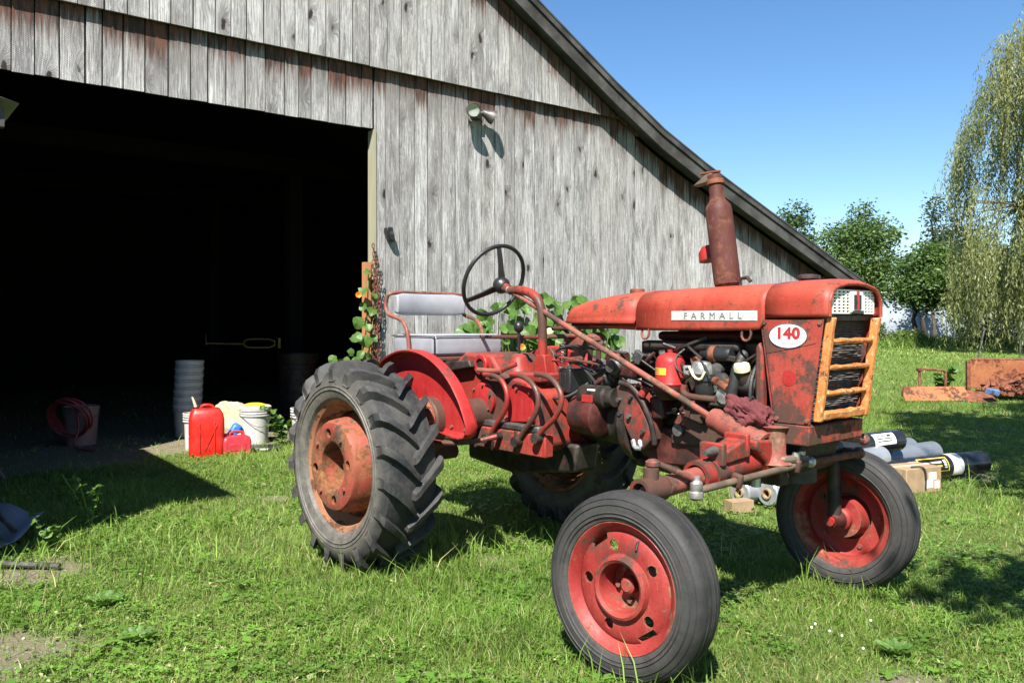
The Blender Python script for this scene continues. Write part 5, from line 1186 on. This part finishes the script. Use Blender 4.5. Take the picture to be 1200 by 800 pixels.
for k in range(7):
    rr = .20 - .012 * (k % 3); hs.tube([(-4.72 + rr * math.cos(a), 8.76 + .02 * k - .12 * math.sin(a), .30 + .006 * k + rr * math.sin(a) + .008 * math.sin(3 * a + k)) for a in np.linspace(0, 6.283, 22, endpoint=False)], .011, 7, closed=True)
hs.tube([(-4.62, 8.75, .42), (-4.55, 8.70, .2), (-4.60, 8.6, .02), (-4.3, 8.5, .012)], .011, 7, 2)
tag(hs.build('garden_hose', simple('red_hose', (.20, .025, .03), .5), None, smooth=60), 'coiled dark red hose draped over the pinkish bucket', 'hose')
sk = crumple((0, 0, 0), .27, 2.2, (.95, .7, 1.0), amp=.18).build('feed_sack', simple('tan_sack', (.40, .32, .20), .9, 0, .2, 12, .6), None, (-3.10, 9.20, .17), smooth=60); tag(sk, 'slumped tan sack leaning behind the white bucket', 'sack')
bj = empty('blue_jug', (-2.93, 8.70, 0), R(20), 'blue plastic jug tipped behind the small red can', 'jug')
MB().box((-.02, 0, .15), (.10, .14, .26), (0, .55, 0)).build('body', M['blue'], bj, bevel=.03); MB().tube([(.04, 0, .24), (.09, 0, .21), (.09, 0, .14), (.05, 0, .10)], .014, 8, 1).build('handle', M['blue'], bj)
MB().cyl((.05, -.072, .14), (.05, -.074, .14), .03, n=12).build('label_patch', M['white'], bj)
tr_ = empty('lid_tray', (-2.58, 8.62, .01), R(18), 'flat black plastic tray lying on the grass', 'tray')
MB().prism([(-.17, 0), (.17, 0), (.15, .035), (-.15, .035)], -.12, .12).build('body', M['black'], tr_, bevel=.008); MB().bx(-.05, .03, -.121, -.119, .012, .026).build('label_patch', M['white'], tr_)
def weed(name, label, x, y, h, n, cat='plant', group=None, ls=.5):
    o = empty(name, (x, y, hgt(np.array([x]), np.array([y]))[0] - .01), rb.uniform(0, 6), label, cat, group); st = MB(); sp = []
    for k in range(n):
        a = rb.uniform(0, 6.28); l = h * rb.uniform(.55, 1.05); dx, dy = math.cos(a) * l * .45, math.sin(a) * l * .45
        st.tube([(0, 0, 0), (dx * .35, dy * .35, l * .5), (dx, dy, l)], [.006, .005, .002], 5, 1)
        for s in (.35, .5, .62, .74, .86, 1.0): 
            for _ in range(2): sp.append((dx * s ** 1.6 + rb.uniform(-.03, .03), dy * s ** 1.6 + rb.uniform(-.03, .03), l * s))
    st.build('stem', M['stem'], o); leafy(o, sp, False, (ls * .6, ls * 1.2), (0, 0, 1))
WG = 'weeds growing in the grass'
weed('weed_plant', 'bushy green weed growing between the tray and the white bucket', -2.48, 8.95, .42, 5)
weed('weed_plant', 'tall yellow green weed at the edge of the left shadow', -2.68, 5.25, .38, 4, ls=.28)
weed('weed_plant', 'small weed beside the blue-white sheet', -2.66, 4.75, .26, 3, ls=.3)
weed('weed_plant', 'low weed clump in front of the barn wall under the tractor', .05, 9.3, .35, 8, ls=1.0)
for lab, x, y, n, s in (('flat broad-leaved dock rosette on the lawn at lower left', -1.9, 3.85, 11, .42), ('broad-leaved dock rosette near the bare soil patch', -1.55, 3.42, 10, .34), ('broad-leaved rosette at the lower right edge of the lawn', 1.52, 3.28, 12, .36)):
    o = empty('dock_plant', (x, y, .015), rb.uniform(0, 6), lab, 'plant')
    for k in range(n):
        a = 6.283 * k / n + rb.uniform(-.2, .2); l = link_mesh('leaf', LEAF[k % 5], None, o); l.scale = (s * 1.25, s * .6, s); l.location = (math.cos(a) * .07 * s / .6, math.sin(a) * .07 * s / .6, .02); l.rotation_euler = (rb.uniform(-.2, .2), -rb.uniform(.15, .6), a)
o = MB().sphere((0, 0, 0), .0055, 8, 6).mesh('clover_flower', 60); o.materials.append(M['white'])
for k, (x, y) in enumerate(((1.24, 3.42), (1.27, 3.46), (1.30, 3.38), (1.33, 3.33), (1.52, 3.5), (1.36, 3.2))):
    tag(link_mesh('clover_flower', o, None, None, (x, y, .07)), 'tiny white clover flower head in the lawn at lower right', 'flower', 'white clover flowers in the lawn')
# inside the doorway
yt = empty('yellow_frame', (-4.15, 11.2, 1.05), R(3), 'thin yellow tubular tool hanging in the dark doorway', 'tool')
dk = simple('dull_yellow_tube', (.20, .15, .02), .5)
MB().tube([(0, 0, 0), (.5, 0, -.01)], .011, 8).build('shaft', dk, yt)
MB().tube([(.5, 0, .0), (.53, 0, .05), (.62, 0, .06), (.92, 0, .055), (.92, 0, -.055), (.62, 0, -.06), (.53, 0, -.05)], .011, 8, 1, True).build('loop', dk, yt)
MB().bx(.97, 1.0, -.02, .02, -.07, .07).build('end_block', dk, yt)
MB().cyl((0, 0, .12), (0, 0, -.03), .008, n=8).build('hook', M['iron'], yt)
bucket('barrel', 'dark steel barrel standing back in the barn gloom', (-3.0, 11.6, 0), .90, .28, .28, 'grime', None, 'barrel', None, False, 2)

# ------------------------------------------------------------------ dark corner by the shed
g = G('pale_sheet'); v = g.co(); shm = g.done(g.pr(g.mix(g.noise(v, 5, 5), (.12, .14, .18), (.22, .24, .29)), .45, 0, g.bump(g.noise(v, 7, 4), .5, .02)))
rows = []
for a in np.linspace(0, 1, 13): rows.append([(-.36 + .66 * b - .1 * a, -.22 + .44 * a, .03 + .13 * a * a + .05 * mnoise.noise((a * 3, b * 3, 1)) + .05 * b * (1 - b)) for b in np.linspace(0, 1, 13)])
tag(MB().loft(rows, closed=False).build('plastic_sheet', shm, None, (-3.16, 4.98, .0), (0, 0, R(-20)), solid=.006, smooth=60), 'crumpled bluish white plastic sheet lying in the shed shade', 'sheet')
for lab, a, b in (('upper pale metal pipe leaning in the left shade', (-3.95, 5.95, .70), (-3.38, 5.5, .28)), ('lower pale metal pipe leaning in the left shade', (-3.6, 5.3, .42), (-2.98, 4.95, .08)), ('dull metal rail lying beside the bluish sheet', (-3.2, 4.45, .05), (-2.42, 4.42, .03))):
    tag(MB().cyl(a, b, .016, n=10).build('metal_pipe', M['iron'], None), lab, 'pipe', 'pipes lying by the shed')

# ------------------------------------------------------------------ rolls of film and the box behind the tractor
M['film_black'] = simple('black_film', (.014, .014, .016), .22, 0, .3, 8, .2); 
g = G('silver_film'); v = g.co(); M['film_silver'] = g.done(g.pr(g.mix(g.noise(v, 7, 5), (.24, .255, .28), (.42, .44, .46)), .25, .45, g.bump(g.noise(v, 18, 5), .6, .01)))
g = G('grey_film'); v = g.co(); M['film_grey'] = g.done(g.pr(g.mix(g.noise(v, 7, 5), (.10, .115, .135), (.18, .195, .22)), .22, .1, g.bump(g.noise(v, 14, 5), .6, .012)))
M['card'] = simple('cardboard', (.27, .185, .105), .85, 0, .15, 8, .2)
def roll(name, label, a, b, r, mat, core=True, group=None):
    a, b = Vector(a), Vector(b); d = (b - a); L = d.length
    o = empty(name, a, 0, label, 'film roll', group); o.rotation_euler = d.to_track_quat('X', 'Z').to_euler()
    pr = [(r * .42, .004), (r * .9, 0), (r, .012), (r * 1.0, L * .5), (r, L - .012), (r * .9, L), (r * .42, L - .004), (r * .42, .004)]
    MB().lathe(pr[:-1], 26, (0, 0, 0), 'x', closed=True).build('film', M[mat], o)
    if core: MB().lathe([(r * .30, -.012), (r * .415, -.012), (r * .415, L + .012), (r * .30, L + .012)], 20, (0, 0, 0), 'x', closed=True).build('core', M['card'], o)
    return o, L
def wrap(o, name, r, x0, x1, a0, a1, mat, n=10):
    q = []
    for a in np.linspace(R(a0), R(a1), n): q.append([(x0, -r * math.cos(a), r * math.sin(a)), (x1, -r * math.cos(a), r * math.sin(a))])
    return MB().loft(q, closed=False).build(name, M[mat] if isinstance(mat, str) else mat, o)
RG = 'rolls of plastic film piled behind the tractor'
dv = Vector((.82, .57, 0))
for k, (x, y, z, L) in enumerate(((1.65, 6.0, .07, 1.45), (1.83, 5.93, .075, 1.45), (1.96, 5.86, .05, 1.3), (1.75, 6.02, .225, 1.4), (1.93, 5.96, .21, 1.3))):
    a = Vector((x, y, z + .03)); lab = ['silver film roll lying lowest at the left of the pile', 'silver film roll with cardboard core in the middle of the bottom row', 'silver film roll lying at the right of the bottom row', 'silver film roll resting on top at the left of the pile', 'silver film roll resting on top beside the front wheel'][k]
    roll('film_roll', lab, a, a + dv * L, .092, 'film_silver', True, RG)
for k, (x, y, z) in enumerate(((2.95, 7.15, .115), (3.10, 7.02, .10), (2.9, 7.32, .12))):
    lab = ['clear grey film roll in the middle behind the front wheel', 'clear grey film roll lying nearest the cardboard box', 'clear grey film roll farthest from the camera'][k]
    a = Vector((x, y, z + .06)); roll('film_roll', lab, a, a + Vector((.84, .54, 0)) * .85, .10, 'film_grey', False, RG)
o, L = roll('film_roll', 'glossy black film roll with a white label on top of the pile', (2.52, 6.55, .335), (3.28, 7.02, .335), .088, 'film_black', False, RG)
wrap(o, 'label', .0893, .46, .74, -5, 62, 'white')
for k in range(3): wrap(o, 'label_print', .0898, .50, .60 if k == 2 else .69, 12 + 14 * k, 18 + 14 * k, 'black', 4)
wrap(o, 'label_print', .0898, .64, .69, 38, 52, 'black', 4)
o, L = roll('film_roll', 'black film roll with a yellow-bordered label beside the cardboard box', (2.95, 6.62, .13), (4.05, 7.12, .13), .098, 'film_black', False, RG)
wrap(o, 'yellow_border', .0990, .34, .68, -10, 62, 'yellow'); wrap(o, 'label', .0995, .35, .67, -7, 56, 'black')
for k in range(2): wrap(o, 'label_print', .1, .37, .60, 12 + 18 * k, 20 + 18 * k, 'yellow' if k == 0 else 'white', 4)
wrap(o, 'label_ring', .1, .625, .655, 5, 45, 'white', 4)
wrap(o, 'white_band', .0992, .735, .86, -40, 140, 'white', 16); wrap(o, 'white_tab', .0992, .24, .335, -20, 50, 'white')
cb = empty('cardboard_box', (3.15, 6.52, .005), R(24), 'small open-sided cardboard carton with white stickers by the rolls', 'box')
MB().bx(-.19, .19, -.12, .12, 0, .20).build('carton', M['card'], cb, bevel=.006)
MB().bx(-.192, .192, -.01, .01, .197, .2035).build('tape', M['cream'], cb)
for x, z, w in ((.09, .13, .04), (.05, .07, .045), (.14, .06, .025)): MB().bx(x - w, x + w, -.1225, -.1205, z - .03, z + .03).build('sticker', M['white'], cb)
MB().tube([(-.12, -.10, .21), (-.02, -.13, .215), (.0, -.14, .16), (.0, -.135, .02)], .006, 6, 2).build('strap', M['black_rubber'], cb)
tag(MB().bx(-.09, .09, -.05, .05, 0, .085).build('wood_block', M['card'], None, (1.60, 5.82, .0), (0, 0, R(20)), bevel=.004), 'short tan wooden block under the silver film rolls', 'block')

# ------------------------------------------------------------------ rusty things on the far lawn
bl = empty('scraper_blade', (7.02, 14.0, 0), R(3), 'low rusty scraper blade with an upright pipe handle', 'scraper')
def plate(x0, x1, zt, lean):
    rings = []
    for x, k in ((x0 - .06, -.0), (x0 + .02, 1), (x1, 1)):
        rings.append([(x + (0 if k else -.02), -.06 - lean, .02), (x + .02, .0 - lean * .3, zt * .55), (x + (.10 if x < x1 else 0), .09, zt), (x + (.10 if x < x1 else 0), .115, zt), (x + .02, .04, zt * .5), (x, -.03 - lean, .02)])
    return MB().loft(rings)
plate(-.38, .70, .24, .12).build('blade', M['rust_orange'], bl, bevel=.004); 
e2 = plate(.66, 1.10, .19, .20).build('wing_plate', M['rust'], bl, bevel=.004); e2.rotation_euler = (0, R(5), R(-8)); e2.location = (.02, .09, .05)
MB().tube([(-.05, .12, .22), (-.05, .12, .50), (.02, .12, .545), (.38, .12, .51), (.41, .12, .48), (.41, .12, .20)], .022, 10).build('handle', M['rust'], bl)
MB().bx(-.09, .0, .08, .16, .50, .56).build('corner_block', M['rust'], bl, bevel=.01)
bn = empty('rusty_bin', (9.0, 14.5, 0), R(-6), 'orange rusted steel bin heaped with scrap at the right edge', 'bin')
MB().prism([(-.82, .16), (1.7, .16), (1.7, .66), (-.74, .66), (-.82, .60)], .30, .33).build('back_plate', M['rust_orange'], bn, bevel=.008)
MB().tube([(-.76, .315, .668), (1.7, .315, .668)], .018, 8).build('top_rail', M['rust'], bn); MB().bx(-.84, -.78, .28, .36, .10, .64).build('corner_post', M['rust'], bn, bevel=.008)
MB().bx(-.7, 1.7, -.5, .29, .08, .14).build('bin_floor', M['rust'], bn); MB().bx(1.68, 1.72, -.5, .3, .1, .66).build('end_plate', M['rust_orange'], bn)
sc = MB()
for k in range(260):
    x = rb.uniform(-.62, 1.6); y = rb.uniform(-.62, .24); hz = (.10 + .32 * min(1, (x + .75) / .9)) * (1 - .6 * abs(y + .1)) * rb.uniform(.25, 1); sc.box((x, y, .10 + hz), (rb.uniform(.04, .26), rb.uniform(.02, .07), rb.uniform(.01, .05)), (rb.uniform(-.6, .6), rb.uniform(-.7, .7), rb.uniform(0, 3)))
tag(sc.build('scrap_heap', M['rust'], None, smooth=0), 'heap of rusty scrap pieces lying in the bin', 'scrap', kind='stuff'); sco = bpy.data.objects['scrap_heap']; sco.location = (9.0, 14.5, 0); sco.rotation_euler = (0, 0, R(-6))
tag(MB().box((0, 0, 0), (.20, .12, .09), (.2, .1, .3)).build('blue_crate', simple('faded_blue', (.10, .16, .30), .5), None, (8.0, 13.75, .18), bevel=.01), 'small faded blue box in front of the scrap heap', 'box')
weed('weed_plant', 'leafy weed growing between the scraper blade and the bin', 7.9, 15.2, .5, 8, ls=.9)
fp = 'wire fence stakes by the willow'
for k, x in enumerate((15.2, 16.6, 17.3)): tag(MB().cyl((x, 27, 0), (x + (.25 if k == 0 else .02), 27, 1.15 if k == 0 else .8), .025, n=8).build('fence_stake', M['iron'], None), ['leaning pale stake in front of the willow thicket', 'left upright stake in front of the willow thicket', 'right upright stake in front of the willow thicket'][k], 'stake', fp)
